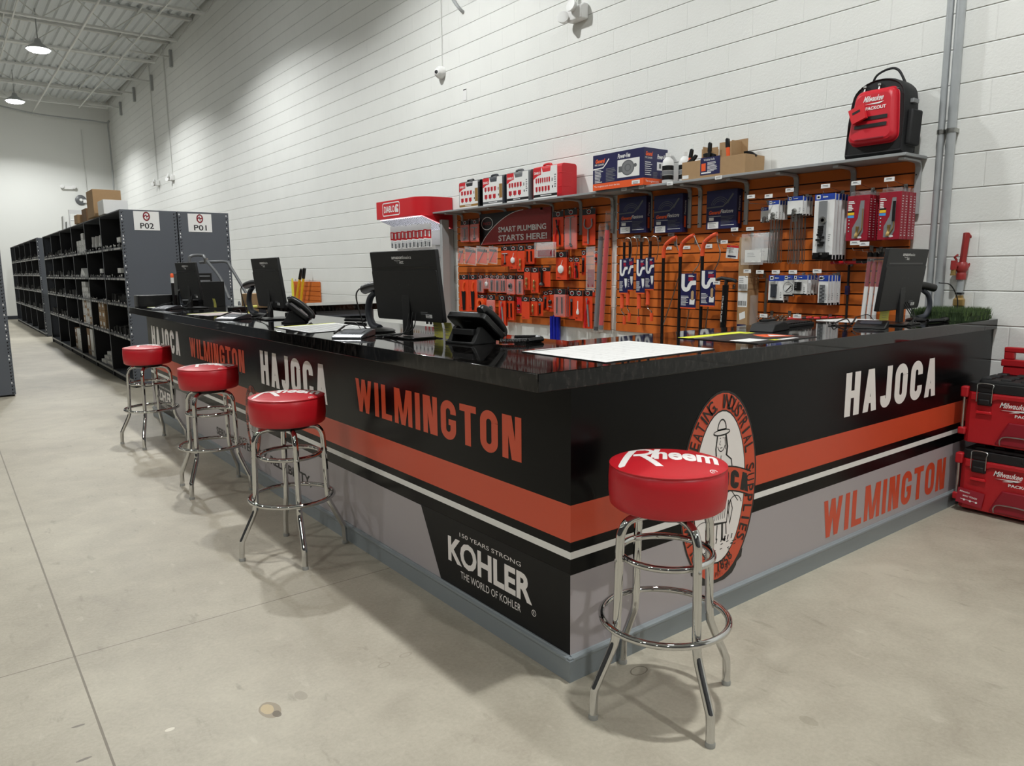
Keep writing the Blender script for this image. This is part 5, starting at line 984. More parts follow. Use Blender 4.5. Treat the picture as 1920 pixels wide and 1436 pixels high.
def scanner(loc, rz, label, cable=True, sz=1.3):
    """hand scanner lying in a curved stand"""
    t = thing('barcode_scanner', label, 'scanner', loc, rz); t.scale = (sz, sz, sz*.9)
    m = MB(); m.lathe([(0, 0), (.06, 0), (.064, .006), (.05, .014), (.02, .02), (0, .02)], 20); m.build('stand_base', 'black', t)
    m = MB(); m.tube(bez([(0, 0, .015), (-.05, 0, .03), (-.075, 0, .085), (-.06, 0, .145), (-.02, 0, .175)], 6), .017, 10, 0, False, None, .012); m.build('stand_neck', 'dark_blue_gray', t)
    m = MB(); m.tube(bez([(-.1, 0, .185), (-.03, 0, .2), (.05, 0, .205)], 6), .022, 12); m.tube(bez([(.05, 0, .205), (.09, 0, .2), (.12, 0, .185)], 5), .031, 12, 0, False, None, .036); m.build('scanner_body', 'black', t, .002)
    m = MB(); m.lathe([(0, 0), (.026, 0), (.026, .003), (0, .003)], 12, 0, T(.121, 0, .185) @ RY(PI/2+.4)); m.build('scan_window', 'dark_red', t)
    if cable: m = MB(); m.tube(bez([(-.1, 0, .185), (-.14, .0, .185), (-.165, 0, .15), (-.15, .01, .06), (-.13, .02, .006), (-.06, .05, .004)], 8), .0032, 6); m.build('cable', 'black', t)
    return t
def sig_pad(loc, rz, label, colr='pad_silver'):
    t = thing('signature_pad', label, 'signature pad', loc, rz)
    pr = [(-.1, .0), (.1, 0), (.1, .03), (.06, .034), (-.09, .01)]
    m = MB(); m.prism(pr, -.075, .075, 0, None, 'y'); m.build('housing', colr, t, .008, 3) ; S = frame((-.005, 0, .0238), (0, -1, 0), (1, 0, .16))
    m = MB(); m.box((0, .005, .0005), (.1, .06, .003), 0, S); m.build('screen', 'dark_blue_gray', t)
    m = MB(); m.cyl((-.03, .085, .02), (.1, .085, .045), .005, 8); m.tube(bez([(.1, .085, .045), (.13, .07, .05), (.11, .03, .06), (.09, 0, .035)], 6), .002, 6); m.build('stylus', 'black', t); return t
def coil(p, label, r=.0095):
    m = MB()
    for a, b in zip(p, p[1:]): m.tube(helix(a, b, r, max(2, (Vector(b)-Vector(a)).length/.0055), 7), .0026, 5)
    return tag(m.build('coiled_cord', 'black'), label, 'cord')
def phone(loc, rz, label):
    """desk telephone on a wedge stand; local -y is its back, +y the user side"""
    t = thing('desk_phone', label, 'telephone', loc, rz); t.scale = (.85, .85, .85)
    B = T(0, .0, .082) @ RX(math.radians(-40))   # console sloping down towards the user
    m = MB(); m.prism(rrect(.28, .2, .03), -.014, .02, 0, B); m.build('console', 'black', t, .006, 3)
    m = MB(); m.prism(rrect(.15, .08, .008), 0, .004, 0, B @ T(-.03, -.045, .021)); m.build('display', 'black_gloss', t)
    m = MB()
    for i in range(4):
        for j in range(3): m.box((-.06+.03*j, .02+.018*i, .022), (.022, .011, .005), 0, B)
    m.build('keypad', 'gray_plastic', t)
    m = MB(); m.tube([(x, y, z) for x, y, z in bez([(.1, -.1, .024), (.1, -.085, .046), (.1, 0, .056), (.1, .085, .046), (.1, .1, .024)], 6)], .024, 12, 0, False, B); m.build('handset', 'black', t, 0)
    m = MB(); m.prism([(-.06, 0), (.1, 0), (.085, .012), (-.0, .09), (-.02, .1), (-.035, .09), (-.05, .02)], -.1, .1, 0, None, 'x') if False else None
    pr = [(-.12, .0), (.05, 0), (.05, .012), (-.045, .085), (-.062, .085), (-.1, .02)]
    for x0, x1 in ((-.1, -.075), (.075, .1)): m.prism(pr, x0, x1, 0, None, 'x')
    m.bb(-.075, -.095, .045, .075, -.06, .075); m.bb(-.1, -.12, .0, .1, -.1, .012); m.build('stand', 'black_matte', t, .003)
    m = MB(); m.text('Yealink', -.03, 0, .06, .012, 0, B @ T(0, -.06, -.0145) @ RX(PI), .0006); m.build('maker_mark', 'print_gray', t); return t
# station at the corner monitor
scanner((.24, 1.74, TOP), -PI/2+.1, 'black hand scanner in a curved stand left of the nearest monitor'); sig_pad((-.0, 1.545, TOP), .75, 'silver signature pad on the worktop left of the nearest monitor')
phone((.28, .925, TOP), M_+.15, 'black desk phone beside the nearest monitor, seen from behind')
coil([(.3, .78, TOP+.013), (.4, .72, TOP+.013), (.5, .74, TOP+.013), (.54, .82, TOP+.013), (.46, .88, TOP+.013)], 'black coiled phone cord lying right of the nearest desk phone')
# middle station
scanner((.24, 3.62, TOP), -PI/2+.15, 'black hand scanner in a curved stand left of the middle monitor'); sig_pad((.0, 3.38, TOP), .6, 'silver signature pad on the worktop left of the middle monitor')
phone((.22, 2.76, TOP), M_-.5, 'black desk phone right of the middle monitor, seen from its side')
coil([(.45, 2.6, TOP+.013), (.5, 2.5, TOP+.013), (.5, 2.42, TOP+.013)], 'black coiled phone cord by the middle desk phone')
# far station
scanner((.25, 5.67, TOP), -PI/2, 'black hand scanner in a curved stand left of the farthest monitor', True, .85); sig_pad((.0, 5.22, TOP), .6, 'silver signature pad in front of the farthest monitor')
phone((.2, 5.62, TOP), M_, 'black desk phone left of the farthest monitor') if False else None
m = MB(); m.prism(rrect(.34, .2, .01), 0, .11, 0, T(0, 0, 0)); o = m.build('cash_drawer', 'black', None, .004); o.location = (.07, 5.915, TOP); tag(o, 'flat black cash drawer box at the far end of the worktop', 'box')
def pbx(loc, d, name, label, rz=0): m = MB(); m.bb(-d[0]/2, -d[1]/2, 0, d[0]/2, d[1]/2, d[2]); o = m.build(name, 'black', None, .006); o.location = loc; o.rotation_euler.z = rz; return tag(o, label, 'printer')
t = thing('receipt_printer', 'tall black document printer with paper slots behind the farthest monitor, left of two', 'printer', (.415, 5.92, TOP)); m = MB(); m.bb(-.16, -.09, 0, .16, .09, .31); m.build('body', 'black', t, .006); m = MB(); [m.bb(-.14, -.092, .05+.045*k, .14, -.09, .062+.045*k) for k in range(6)]; m.build('slots', 'print_gray', t)
t = thing('receipt_printer', 'wide black document printer behind the farthest monitor, right of two', 'printer', (.66, 5.55, TOP)) if False else None
m = MB(); m.bb(-.1, -.08, 0, .1, .08, .23); 
for k in range(5): m.bb(-.103, -.07, .03+.04*k, -.1, .07, .05+.04*k)
o = m.build('document_printer', 'black', None, .006); o.location = (.47, 5.52, TOP); tag(o, 'squat black document printer right behind the farthest monitor', 'printer')
t = thing('marker_pen', 'tall black marker with white and orange top standing by the cash drawer', 'marker', (.2, 5.79, TOP)); MB().cyl((0, 0, 0), (0, 0, .22), .013, 10).build('barrel', 'black', t); MB().cyl((0, 0, .22), (0, 0, .27), .015, 10).build('white_band', 'white', t); MB().lathe([(0, .27), (.015, .27), (.015, .3), (.008, .31), (0, .31)], 10).build('orange_tip', 'orange', t)
t = thing('rubber_stamp', 'yellow-handled brush lying behind the farthest monitor', 'brush', (.48, 4.6, TOP), .4); MB().tube([(0, 0, .02), (.12, 0, .022)], .013, 10).build('handle', 'postit', t); MB().bb(-.16, -.03, 0, 0, .03, .03).build('head', 'black', t, .005)
# mats and papers
def mat_sheet(name, pts, cols, label, draw, cat, th=.003):
    m = MB(); c = Vector((sum(p[0] for p in pts)/4, sum(p[1] for p in pts)/4, 0)); m.prism([(p[0]-c.x, p[1]-c.y) for p in pts], 0, th, 0); a, b, d = Vector(pts[0]), Vector(pts[1]), Vector(pts[3])
    M = frame((pts[0][0]-c.x, pts[0][1]-c.y, th), ((b-a).x, (b-a).y, 0), ((d-a).x, (d-a).y, 0)); draw(m, M, (b-a).length, (d-a).length)
    o = m.build(name, cols); o.location = (c.x, c.y, TOP); return tag(o, label, cat)
def cal(m, M, w, h):
    m.rect(.002, .002, w-.002, h-.002, 1, M, .0004)
    for k in range(1, 10): m.rect(.02, h*k/10.5, w-.02, h*k/10.5+.0008, 2, M, .0008)
    for k in range(1, 9): m.rect(w*k/9, .03, w*k/9+.0008, h-.03, 2, M, .0008)
    for k in range(90): x, y = w*(.05+.85*R.random()), h*(.06+.85*R.random()); m.rect(x, y, x+.01+.015*R.random(), y+.0012, 2, M, .001)
    for k in range(2): m.lines(w*.05, h*.93+.012*k, w*.4, 1, .01, .005, 3, M, .001)
mat_sheet('counter_mat', [(.183, .03), (.79, .05), (.785, .505), (.185, .485)], ['black', 'white', 'print_gray', 'black'], 'white printed calendar mat lying on the counter corner', cal, 'counter mat')
def fly(m, M, w, h):
    m.rect(0, h*.84, w, h-.003, 1, M, .0004); m.rect(w*.06, h*.15, w*.38, h*.38, 2, M, .0004); m.rect(w*.45, h*.05, w*.75, h*.12, 2, M, .0004); m.rect(w*.36, h*.06, w*.46, h*.14, 1, M, .0006); m.poly([(w*.6, h*.35), (w*.9, h*.2), (w*.96, h*.5), (w*.75, h*.62), (w*.66, h*.48)], 3, M, .0004); m.poly([(w*.7, h*.36), (w*.9, h*.3), (w*.85, h*.5)], 2, M, .0007); m.lines(w*.05, h*.75, w*.5, 6, h*.05, h*.012, 4, M, .0004); m.lines(w*.02, h*.8, w*.3, 1, .01, .006, 2, M, .0006); m.rect(w*.8, h*.75, w*.98, h*.81, 1, M, .0006)
mat_sheet('counter_mat', [(1.09, .062), (1.55, .066), (1.52, .5), (1.06, .46)], ['black', 'neon', 'white', 'orange', 'gray_plastic'], 'black promotional mat with neon yellow edge on the short counter', fly, 'counter mat')
def flr(m, M, w, h):
    m.rect(.003, .003, w-.003, h-.003, 1, M, .0004); m.rect(.003, h-.03, w-.003, h-.004, 2, M, .0007)
    for k in range(9): m.rect(w*.04, h*(.06+.09*k), w*.94, h*(.1+.09*k), 3 if k % 3 else 4, M, .0007)
mat_sheet('counter_mat', [(-.075, 1.9), (.325, 1.98), (.3, 2.47), (-.065, 2.43)], ['black', 'white', 'neon', 'print_gray', 'gray_plastic'], 'printed white and yellow mat between the nearest and middle monitors', flr, 'counter mat')
mat_sheet('counter_mat', [(-.03, 3.86), (.3, 3.95), (.22, 4.45), (-.09, 4.22)], ['black', 'white', 'neon', 'crimson', 'print_gray'], 'colourful printed mat between the middle and farthest monitors', flr, 'counter mat')
mat_sheet('paper_stack', [(-.06, 5.3), (.05, 5.32), (.05, 5.75), (-.06, 5.7)], ['black', 'white', 'neon', 'print_gray', 'print_gray'], 'white paper sheet at the far end of the worktop by the cash drawer', flr, 'paper', .004)
# right station
scanner((2.9, .23, TOP), -.45, 'black hand scanner in a curved stand right of the right monitor', False).scale = (-1, 1, 1)
m = MB(); m.tube(bez([(3.01, .175, 1.275), (3.08, .14, 1.262), (3.12, .115, 1.19), (3.12, .11, 1.12), (3.09, .12, 1.085)], 8), .0034, 6); tag(m.build('scanner_cord', 'black'), 'thin black cord arching from the right scanner down to the worktop', 'cord')
coil([(2.72, .1, TOP+.013), (2.84, .07, TOP+.013), (2.95, .09, TOP+.013), (3.0, .14, TOP+.013)], 'black coiled cord beside the right monitor foot')
sig_pad((2.24, .17, TOP), .35, 'dark signature pad on the worktop left of the right monitor', 'black')
t = thing('keyboard', 'black keyboard on the worktop left of the right monitor', 'keyboard', (2.0, .52, TOP), .1); m = MB(); m.prism(rrect(.44, .14, .01), 0, .015); m.build('base', 'black_matte', t, .002)
m = MB()
for i in range(14):
    for j in range(5): m.box((-.2+.0305*i, -.05+.024*j, .018), (.025, .019, .007))
o = m.build('keys', 'black', t)
t = thing('label_holder', 'black angled pen tray on the worktop between the flyer mat and the right monitor', 'tray', (1.72, .42, TOP), .2); m = MB(); m.prism([(-.11, 0), (.11, 0), (.1, .03), (.03, .045), (-.08, .035)], -.06, .06, 0, None, 'y'); m.build('body', 'black_matte', t, .004); MB().tube([(-.05, .03, .05), (.08, .0, .05)], .006, 8).build('pen', 'black', t)
m = MB(); m.tube(bez([(2.2, .38, TOP+.004), (2.28, .3, TOP+.004), (2.33, .33, TOP+.012), (2.36, .37, TOP+.03), (2.3, .41, TOP+.004), (2.22, .36, TOP+.02), (2.18, .32, TOP+.004)], 8), .0035, 6); tag(m.build('loose_cable', 'black'), 'tangled black cables lying left of the right monitor foot', 'cable')
for k in range(3): mat_sheet('paper_sheet', [(2.5+.02*k, .43+.01*k), (2.74+.03*k, .4), (2.78, .62-.02*k), (2.53, .64)], ['white', 'white'], 'white paper sheet in the loose pile behind the right monitor', lambda *a: None, 'paper', .001+.0012*k)['group'] = 'loose papers behind the right monitor'
# turf block and yard hydrant
t = thing('turf_block', 'block of artificial green turf at the wall end of the short counter', 'turf', (3.165, .16, TOP)); bw, bd = .37, .33
m = MB(); m.prism(rrect(bw*.97, bd*.97, .06, 6), 0, .05); m.build('base', 'grass_dark', t)
m = MB()
for i in range(5200):
    a, b = (R.random()-.5)*bw, (R.random()-.5)*bd
    if abs(a) > bw/2-.05 and abs(b) > bd/2-.05 and math.hypot(abs(a)-bw/2+.06, abs(b)-bd/2+.06) > .06: continue
    edge = max(abs(a)/(bw/2), abs(b)/(bd/2)); out = .004*max(0, edge-.8)/.2; z0 = .03 if R.random() < .75 or edge < .85 else .005; h = .03+.018*R.random()
    an = R.random()*2*PI; dx, dy = .0022*math.cos(an), .0022*math.sin(an); lx, ly = (R.random()-.5)*.018+out*(a/(bw/2)), (R.random()-.5)*.018+out*(b/(bd/2))
    ex, ey = (a*1.0, b*1.0) if z0 > .01 else (a+math.copysign(.006, a)*(abs(a) > bw*.42), b+math.copysign(.006, b)*(abs(b) > bd*.42))
    k = len(m.v); m.v += [(ex-dx, ey-dy, z0), (ex+dx, ey+dy, z0), (ex+lx, ey+ly, z0+h)]; m.f.append((k, k+1, k+2)); m.m.append(0 if R.random() < .6 else 1)
o = m.build('grass_blades', ['grass', 'grass_dark'], t); o['kind'] = 'stuff'
q = ony(.19, 1797, 575); hx = q.x; t = thing('yard_hydrant', 'red cast yard hydrant on a grey riser standing in the turf block', 'hydrant', (hx, .19, TOP+.04)); zz = lambda v: ony(.19, 1800, v).z-TOP-.04
m = MB(); m.lathe([(0, -.03), (.03, -.03), (.03, .0), (.023, .01), (.023, .025), (.032, .035), (.032, .07), (.022, .08), (.022, .095), (0, .095)], 14); m.build('coupling', 'brass', t)
m = MB(); m.cyl((0, 0, .08), (.004, 0, zz(515)), .0185, 14); m.bb(-.019, -.019, .1, .019, .019, .112, 1); m.build('riser_pipe', ['galv', 'black'], t)
D = frame((.004, 0, zz(515)), (.79, -.61, 0), (.03, 0, 1)); m = MB(); m.lathe([(0, -.03), (.026, -.03), (.028, .0), (.024, .012), (.034, .03), (.034, .055), (.024, .075), (0, .075)], 16, 0, D @ RX(-PI/2)); m.tube([(-.015, .05, 0), (-.05, .062, 0)], .018, 12, 0, False, D); m.tube([(-.05, .085, 0), (-.05, .03, 0)], .018, 12, 0, False, D); m.build('head_casting', 'cast_red', t)
m = MB(); m.lathe([(0, 0), (.014, 0), (.014, -.022), (.016, -.024), (.016, -.034), (0, -.034)], 12, 0, D @ T(-.05, .03, 0) @ RX(-PI/2)); m.build('hose_outlet', 'brass', t)
m = MB(); pl = [(-.015, .06), (.014, .06), (.024, .22), (.03, .235), (.018, .25), (-.006, .25), (-.008, .2)]; m.prism(pl, -.013, .013, 0, D); m.tube([(-.035, .085, 0), (-.05, .105, 0), (-.03, .12, 0)], .007, 8, 0, False, D); m.build('lever_handle', 'cast_red', t, .004)
m = MB(); m.tube([(.03, .232, 0), (.062, .19, 0), (.064, .1, 0), (.028, .035, 0)], .008, 8, 0, False, D); [m.lathe([(0, -.016), (.007, -.016), (.007, .016), (0, .016)], 8, 0, D @ T(.062, .19-.05*k, 0)) for k in range(3)]; m.build('link_rod', 'cast_red', t)
# goods on the back bench
t = thing('small_carton', 'small kraft carton on the back bench behind the middle scanner', 'box', (.76, 5.2, 1.058), .2); MB().bb(-.09, -.07, 0, .09, .07, .12).build('carton', 'kraft', t, .002); m = MB(); m.rect(.0, .02, .08, .1, 0, frame((0, -.0706, 0), (1, 0, 0), (0, 0, 1))); m.build('dark_label', 'dark_blue_gray', t)
# ---------------------------------------------------------------- steel shelving rows
def perf_post(m, M, h, w=.036, two=True):
    """angle post flange with its two columns of punched holes; local x right, y up"""
    n = int(h/.0385)
    for k in range(n):
        z = .03+k*.0385; br = 2 if R.random() < .3 else 1
        m.rect(w*.2, z, w*.52, z+.018, br, M, .0005); m.rect(w*.68, z+.012, w*.88, z+.02, 1, M, .0005)
def rack_bay(y0, y1, x0, x1, zs, H, label, group, first=False, face=True, nob=(), last=False):
    """one shelving bay; opening faces -x; first = carries the perforated end towards the camera"""
    t = thing('shelving_bay', label, 'shelving', ((x0+x1)/2, y0, 0), group=group); hx, L = (x1-x0)/2, y1-y0
    if first:
        m = MB(); m.bb(-hx, 0, .02, hx, .012, H); F = frame((-hx, -.0006, 0), (1, 0, 0), (0, 0, 1))
        for xx in (0, 2*hx-.045): m.rect(xx, .02, xx+.045, H, 3, F, .0002); perf_post(m, T(xx+.004, 0, 0) if False else F @ T(xx+.004, 0, 0), H)
        m.build('end_panel', ['rack_gray', 'hole', 'white', 'rack_gray'], t)
        m = MB(); F2 = frame((-hx-.0006, .045, 0), (0, -1, 0), (0, 0, 1)); m.bb(-hx-.0004, 0, .02, -hx+.002, .045, H); perf_post(m, F2, H); m.build('corner_post', ['rack_gray', 'hole', 'white'], t)
    else:
        m = MB(); m.bb(-hx, 0, .02, hx-.01, .01, H-.03); m.bb(-hx-.004, 0, .02, -hx+.001, .03, H, 1); m.build('side_divider', ['rack_dark', 'rack_gray'], t)
    if last: m = MB(); m.bb(-hx-.003, L-.004, .0, hx, L+.006, H, 0); m.bb(-hx-.004, L-.03, 0, -hx+.0, L+.006, H, 0); m.build('end_panel', 'rack_gray', t)
    m = MB(); m.bb(hx-.009, .013, .02, hx, L-.004, H-.002); m.build('back_panel', 'rack_dark', t)
    for k, z in enumerate(zs):
        m = MB(); m.bb(-hx, .012, z-.012, hx-.01, L-.006, z)
        if k == 0: m.bb(-hx+.02, .012, .0, -hx+.03, L-.006, z-.012, 4); m.bb(-hx-.002, .012, z-.028, -hx+.003, L-.006, z+.0, 1)
        if 0 < k < len(zs)-1:
            F = frame((-hx-.0025, L, z), (0, -1, 0), (0, 0, 1)); n = int(L/.052)
            for i in range(n):
                m.rect(.03+.052*i, -.028, .03+.052*i+.036, -.006, 3 if R.random() < .6 else 2, F)
                if R.random() < .62: xx = .03+.052*i+.01*R.random(); hh = .02+.028*R.random(); m.bb(-hx+.0, L-xx-.02, z, -hx+.002, L-xx, z+hh*.5, 2); m.bb(-hx, L-xx-.026, z+hh*.5, -hx+.002, L-xx+.006, z+hh, 3 if R.random() < .5 else 2)
            # black bins standing on the shelf
            for i in range(0 if k in nob else int((L-.06)/.105)): m.bb(-hx+.03+.03*R.random(), .03+.105*i, z, hx-.08, .03+.105*i+.096, z+.07+.05*R.random(), 4)
        m.build('shelf', ['rack_gray', 'rack_lip', 'print_gray', 'tagwhite', 'hole'], t)
    return t
ZSH = (.10, .60, 1.0, 1.32, 1.685, 2.115); ES = [8.06+1.325*k for k in range(7)]; GX0, GX1 = .215, .835
nm = ('first', 'second', 'third', 'fourth', 'fifth', 'last')
for k in range(6): rack_bay(ES[k], ES[k+1], GX0, GX1, ZSH, 2.115, 'dark grey steel shelving bay of the P02 row, '+nm[k]+' from its signed end', 'P02 row shelving bays', k == 0, True, {0: (3, 4), 1: (1, 2, 3, 4), 2: (1, 2, 3, 4), 3: (1,)}.get(k, ()), k == 5)
for k in range(2): rack_bay(ES[k], ES[k+1], .85, 1.455, ZSH, 2.115, 'dark grey steel shelving bay of the P01 row, '+('at its signed end' if k == 0 else 'second from its signed end'), 'P01 row shelving bays', k == 0, True, (1, 2, 3, 4))
EF = [17.55+1.414*k for k in range(6)]
for k in range(5): rack_bay(EF[k], EF[k+1], .25, .86, (.08, .58, 1.0, 1.36, 1.72, 2.16), 2.16, 'dark shelving bay of the far row near the back wall, '+nm[k]+' from the camera', 'far row shelving bays', k == 0, True, (), k == 4)
rack_bay(8.325, 9.65, -1.62, -.966, ZSH, 2.13, 'dark grey shelving end with a punched post, cut off by the left picture edge', None, True)
for k, xa in enumerate((-2.28, -4.3, -6.4)): rack_bay(8.325, 14.3, xa, xa+.63, ZSH, 2.13, 'added dark grey steel shelving outside the picture, in the row '+('behind the left rack end', 'two aisles left', 'three aisles left')[k], None, True, True, (1, 2, 3, 4), True)  # unseen rows added so the black front panel reflects dark shelving
for u, v, s, sub, lab in ((275, 414, 'P02', GX0, 'white aisle sign P02 with oval emblem on the left rack end'), (375, 418, 'P01', .85, 'white aisle sign P01 with oval emblem on the right rack end')):
    p = ony(8.055, u, v); F = frame((0, -.0012, 0), (1, 0, 0), (0, 0, 1)); m = MB(); m.bb(-.14, -.001, -.11, .14, .001, .11, 0)
    E2 = lambda a, b: [(a*math.cos(k*PI/12), .052+b*math.sin(k*PI/12)) for k in range(24)]
    m.poly(E2(.04, .054), 1, F, .0004); m.poly(E2(.036, .05), 2, F, .0007); m.poly(E2(.025, .037), 0, F, .001)
    for q in stroke([(-.03, .045), (-.01, .064), (.01, .05), (.03, .062)], .014): m.poly(q, 2, F, .0013)
    for q in stroke([(-.004, .08), (.0, .04), (.008, .022)], .006): m.poly(q, 1, F, .0016)
    m.text(s, -.075, -.092, .15, .066, 1, F, .0006, .012); o = m.build('aisle_sign', ['white', 'black', 'dark_red']); o.location = p; tag(o, lab, 'sign')
# stock in the bays
def cart(y, z, w, h, mt, label, grp, x=GX0+.05, d=.25, lab=True):
    m = MB(); m.bb(0, -w/2, 0, d, w/2, h); 
    if lab: F = frame((-.0006, 0, 0), (0, -1, 0), (0, 0, 1)); m.rect(-w*.3, h*.35, w*.2, h*.75, 1, F); m.rect(-w*.25, h*.15, w*.3, h*.22, 2, F)
    o = m.build('stock_carton', [mt, 'tagwhite', 'print_gray']); o.location = (x, y, z); tag(o, label, 'box', grp)
g1 = 'small white cartons stacked in the fourth P02 bay'
for (col, z0, n, h) in ((0, 1.686, 2, .1), (1, 1.686, 2, .1), (2, 1.686, 3, .1), (3, 1.686, 2, .1)):
    for k in range(n): cart(11.85-.24*col, z0+h*k, .22, h-.004, 'off_white', 'small white carton stacked on the top shelf of the P02 row', 'white cartons on the top P02 shelf')
for (col, n) in ((0, 3), (1, 3), (2, 2), (3, 1)):
    for k in range(n): cart(11.75-.2*col, 1.001+.085*k, .18, .08, 'off_white', 'small white carton in the stacked pile on the middle P02 shelf', 'white cartons on the middle P02 shelf')
for (col, n) in ((0, 3), (1, 3), (2, 3), (3, 3), (4, 2)):
    for k in range(n): cart(11.85-.2*col, .601+.12*k, .18, .115, 'kraft' if (col+k) % 3 == 0 else 'off_white', 'small carton in the mixed pile on the fourth P02 shelf, '+('kraft' if (col+k) % 3 == 0 else 'white'), ('kraft' if (col+k) % 3 == 0 else 'white')+' cartons on the fourth P02 shelf')
for col in range(2):
    for k in range(3): cart(10.35-.26*col, .601+.13*k, .24, .125, 'kraft', 'kraft carton in the neat block of the second P02 bay', 'kraft cartons in the second P02 bay')
for col in range(3):
    for k in range(3): cart(13.0-.22*col, .101+.12*k, .2, .115, 'off_white' if col else 'kraft_dark', 'small carton on the bottom P02 shelf, '+('white' if col else 'brown'), ('white' if col else 'brown')+' cartons on the bottom P02 shelf')
for col in range(2): cart(11.65-.3*col, .101, .26, .42, 'kraft_dark' if col == 0 else 'off_white', ('tall brown' if col == 0 else 'tall white')+' carton standing on the bottom P02 shelf', None)
for k in range(5): cart(10.3-.38*(k % 2), .101+.05*(k//2), .34, .045, 'white', 'flat white carton lying on the bottom P02 shelf', 'flat white cartons on the bottom P02 shelf', GX0+.03+.02*k)
for y, z, lab in ((8.5, 1.75, 'at the signed end, top shelf'), (8.62, 1.38, 'at the signed end, second shelf'), (9.9, 1.38, 'in the second bay, second shelf')): cart(y, z, .2, .06, 'off_white', 'small white packet on the P02 row '+lab, None, GX0+.04, .12)
for k in range(3): m = MB(); m.prism([(0, 0), (.05, 0), (.05, .03), (.02, .05), (.02, .14), (0, .14)], -.03, .03, 0, None, 'x'); o = m.build('elbow_fitting', 'white'); o.location = (GX0+.04, 10.2-.3*k, 1.74); tag(o, 'white bent fitting standing on the top shelf of the second P02 bay', 'fitting', 'white fittings on the top P02 shelf')
m = MB(); m.prism([(-.3, 0), (.3, 0), (.1, .14), (-.1, .09)], 0, .12, 0, None, 'x'); 
m.v = [(a[0], a[1], a[2]) for a in m.v]; o = m.build('white_bundle', 'bag_white'); o.location = (GX0+.05, 11.6, 1.322); tag(o, 'heaped white plastic bundle on the second shelf of the P02 row', 'bundle')
# on top of the P02 row
def topbox(x0, x1, y, d, h, mt, label):
    m = MB(); m.bb(x0, 0, 0, x1, d, h); o = m.build('top_carton', [mt], None, .003); o.location = (0, y, 2.116); tag(o, label, 'box')
topbox(.19, .47, 8.9, .4, .175, 'white', 'white carton on top of the P02 row in front of the tall kraft one'); topbox(.165, .5, 9.45, .5, .35, 'kraft', 'largest kraft carton on top of the P02 row')
topbox(.24, .42, 10.6, .4, .19, 'kraft_dark', 'brown kraft carton on top of the P02 row, behind the largest'); topbox(.19, .33, 11.1, .3, .13, 'kraft', 'smallest carton on top of the P02 row beside the white frame')
t = thing('rack_top_frame', 'white tubular frame standing on top of the P02 row', 'frame', (.21, 12.0, 2.116)); m = MB(); [m.cyl((x, 0, 0), (x, 0, .26), .012, 8) for x in (0, .26)]; m.bb(0, -.01, .2, .26, .01, .26); m.cyl((0, 0, .1), (.26, 0, .1), .01, 8); m.build('tube_frame', 'white', t)
for k in range(2): m = MB(); m.bb(0, 0, 0, .03, .2, .22-.09*k); o = m.build('leaning_board', 'tagwhite'); o.location = (.22+.05*k, 12.9, 2.116); o.rotation_euler.y = .05; tag(o, ('taller' if k == 0 else 'shorter')+' pale board leaning on top of the P02 row near its far end', 'board')
# rolling stair handrails behind the far monitor
t = thing('rolling_stair', 'grey tubular handrails of a rolling stair in front of the rack ends', 'rolling stair', (.8, 7.3, 0)); q = lambda u, v, y: (lambda p: (p.x-.8, p.y-7.3, p.z))(ony(y, u, v))
m = MB(); m.tube(bez([q(356, 560, 7.5), q(355, 492, 7.5), q(359, 480, 7.5), q(380, 479, 7.5), q(386, 487, 7.4), q(412, 520, 7.2), q(430, 560, 7.0)], 7), .017, 10); m.build('handrail', 'gray_plastic', t)
m = MB(); m.tube(bez([q(375, 492, 7.6), q(400, 491, 7.4), q(424, 491, 7.3), q(432, 500, 7.25), q(462, 550, 7.0), q(480, 580, 6.9), q(500, 640, 6.8)], 7), .017, 10); m.build('handrail', 'gray_plastic', t)
p = q(386, 489, 7.4); MB().lathe([(0, -.03), (.025, -.03), (.025, .03), (0, .03)], 12, 0, T(*p)).build('rail_joint', 'steel', t)
m = MB(); 
for k in range(4): m.bb(.05, -.35-.0*k+.22*k*-1+.6, .25*k+.2, .65, -.35-.22*k+.85, .25*k+.23)
m.build('treads', 'gray_plastic', t); m = MB(); m.tube([(.06, .5, 0), (.06, .5, 1.0), (.06, -.4, .02)], .016, 8); m.tube([(.64, .5, 0), (.64, .5, 1.0), (.64, -.4, .02)], .016, 8); m.build('stair_frame', 'gray_plastic', t)
# short slat panel with yellow bolt cutters on the far part of the block wall
y0, y1 = 10.95, 9.75; t = thing('short_slat_panel', 'small orange slat panel low on the block wall beyond the middle monitor', 'wall panel', (W-.006, (y0+y1)/2, .75)); pr = [(0, 0)]
for k in range(6): pr += [(-.02, k*.0762+.004), (-.02, (k+1)*.0762-.004), (-.01, (k+1)*.0762-.004), (-.01, (k+1)*.0762+.004)]
pr.append((0, .457)); m = MB(); m.prism(pr, -.6, .6, 0, None, 'y'); m.build('slats', 'slat_orange', t)
for k, (u0, v0, u1, v1) in enumerate(((555, 568, 565, 505), (564, 568, 571, 503))):
    a, b = onx(W-.12, u0, v0), onx(W-.12, u1, v1); t = thing('bolt_cutter', 'yellow-handled bolt cutter with black grips leaning at the small slat panel, '+('left' if k == 0 else 'right'), 'bolt cutter', (W-.12, a.y, 0)); d = (b-a)
    m = MB(); m.tube([(0, -d.y*.5, .0), (0, 0, a.z), (0, d.y*.75, a.z+d.z*.75)], .022, 10); m.build('handle', 'yellow_paint', t); MB().tube([(0, d.y*.72, a.z+d.z*.72), (0, d.y, b.z)], .027, 10).build('grip', 'black', t)
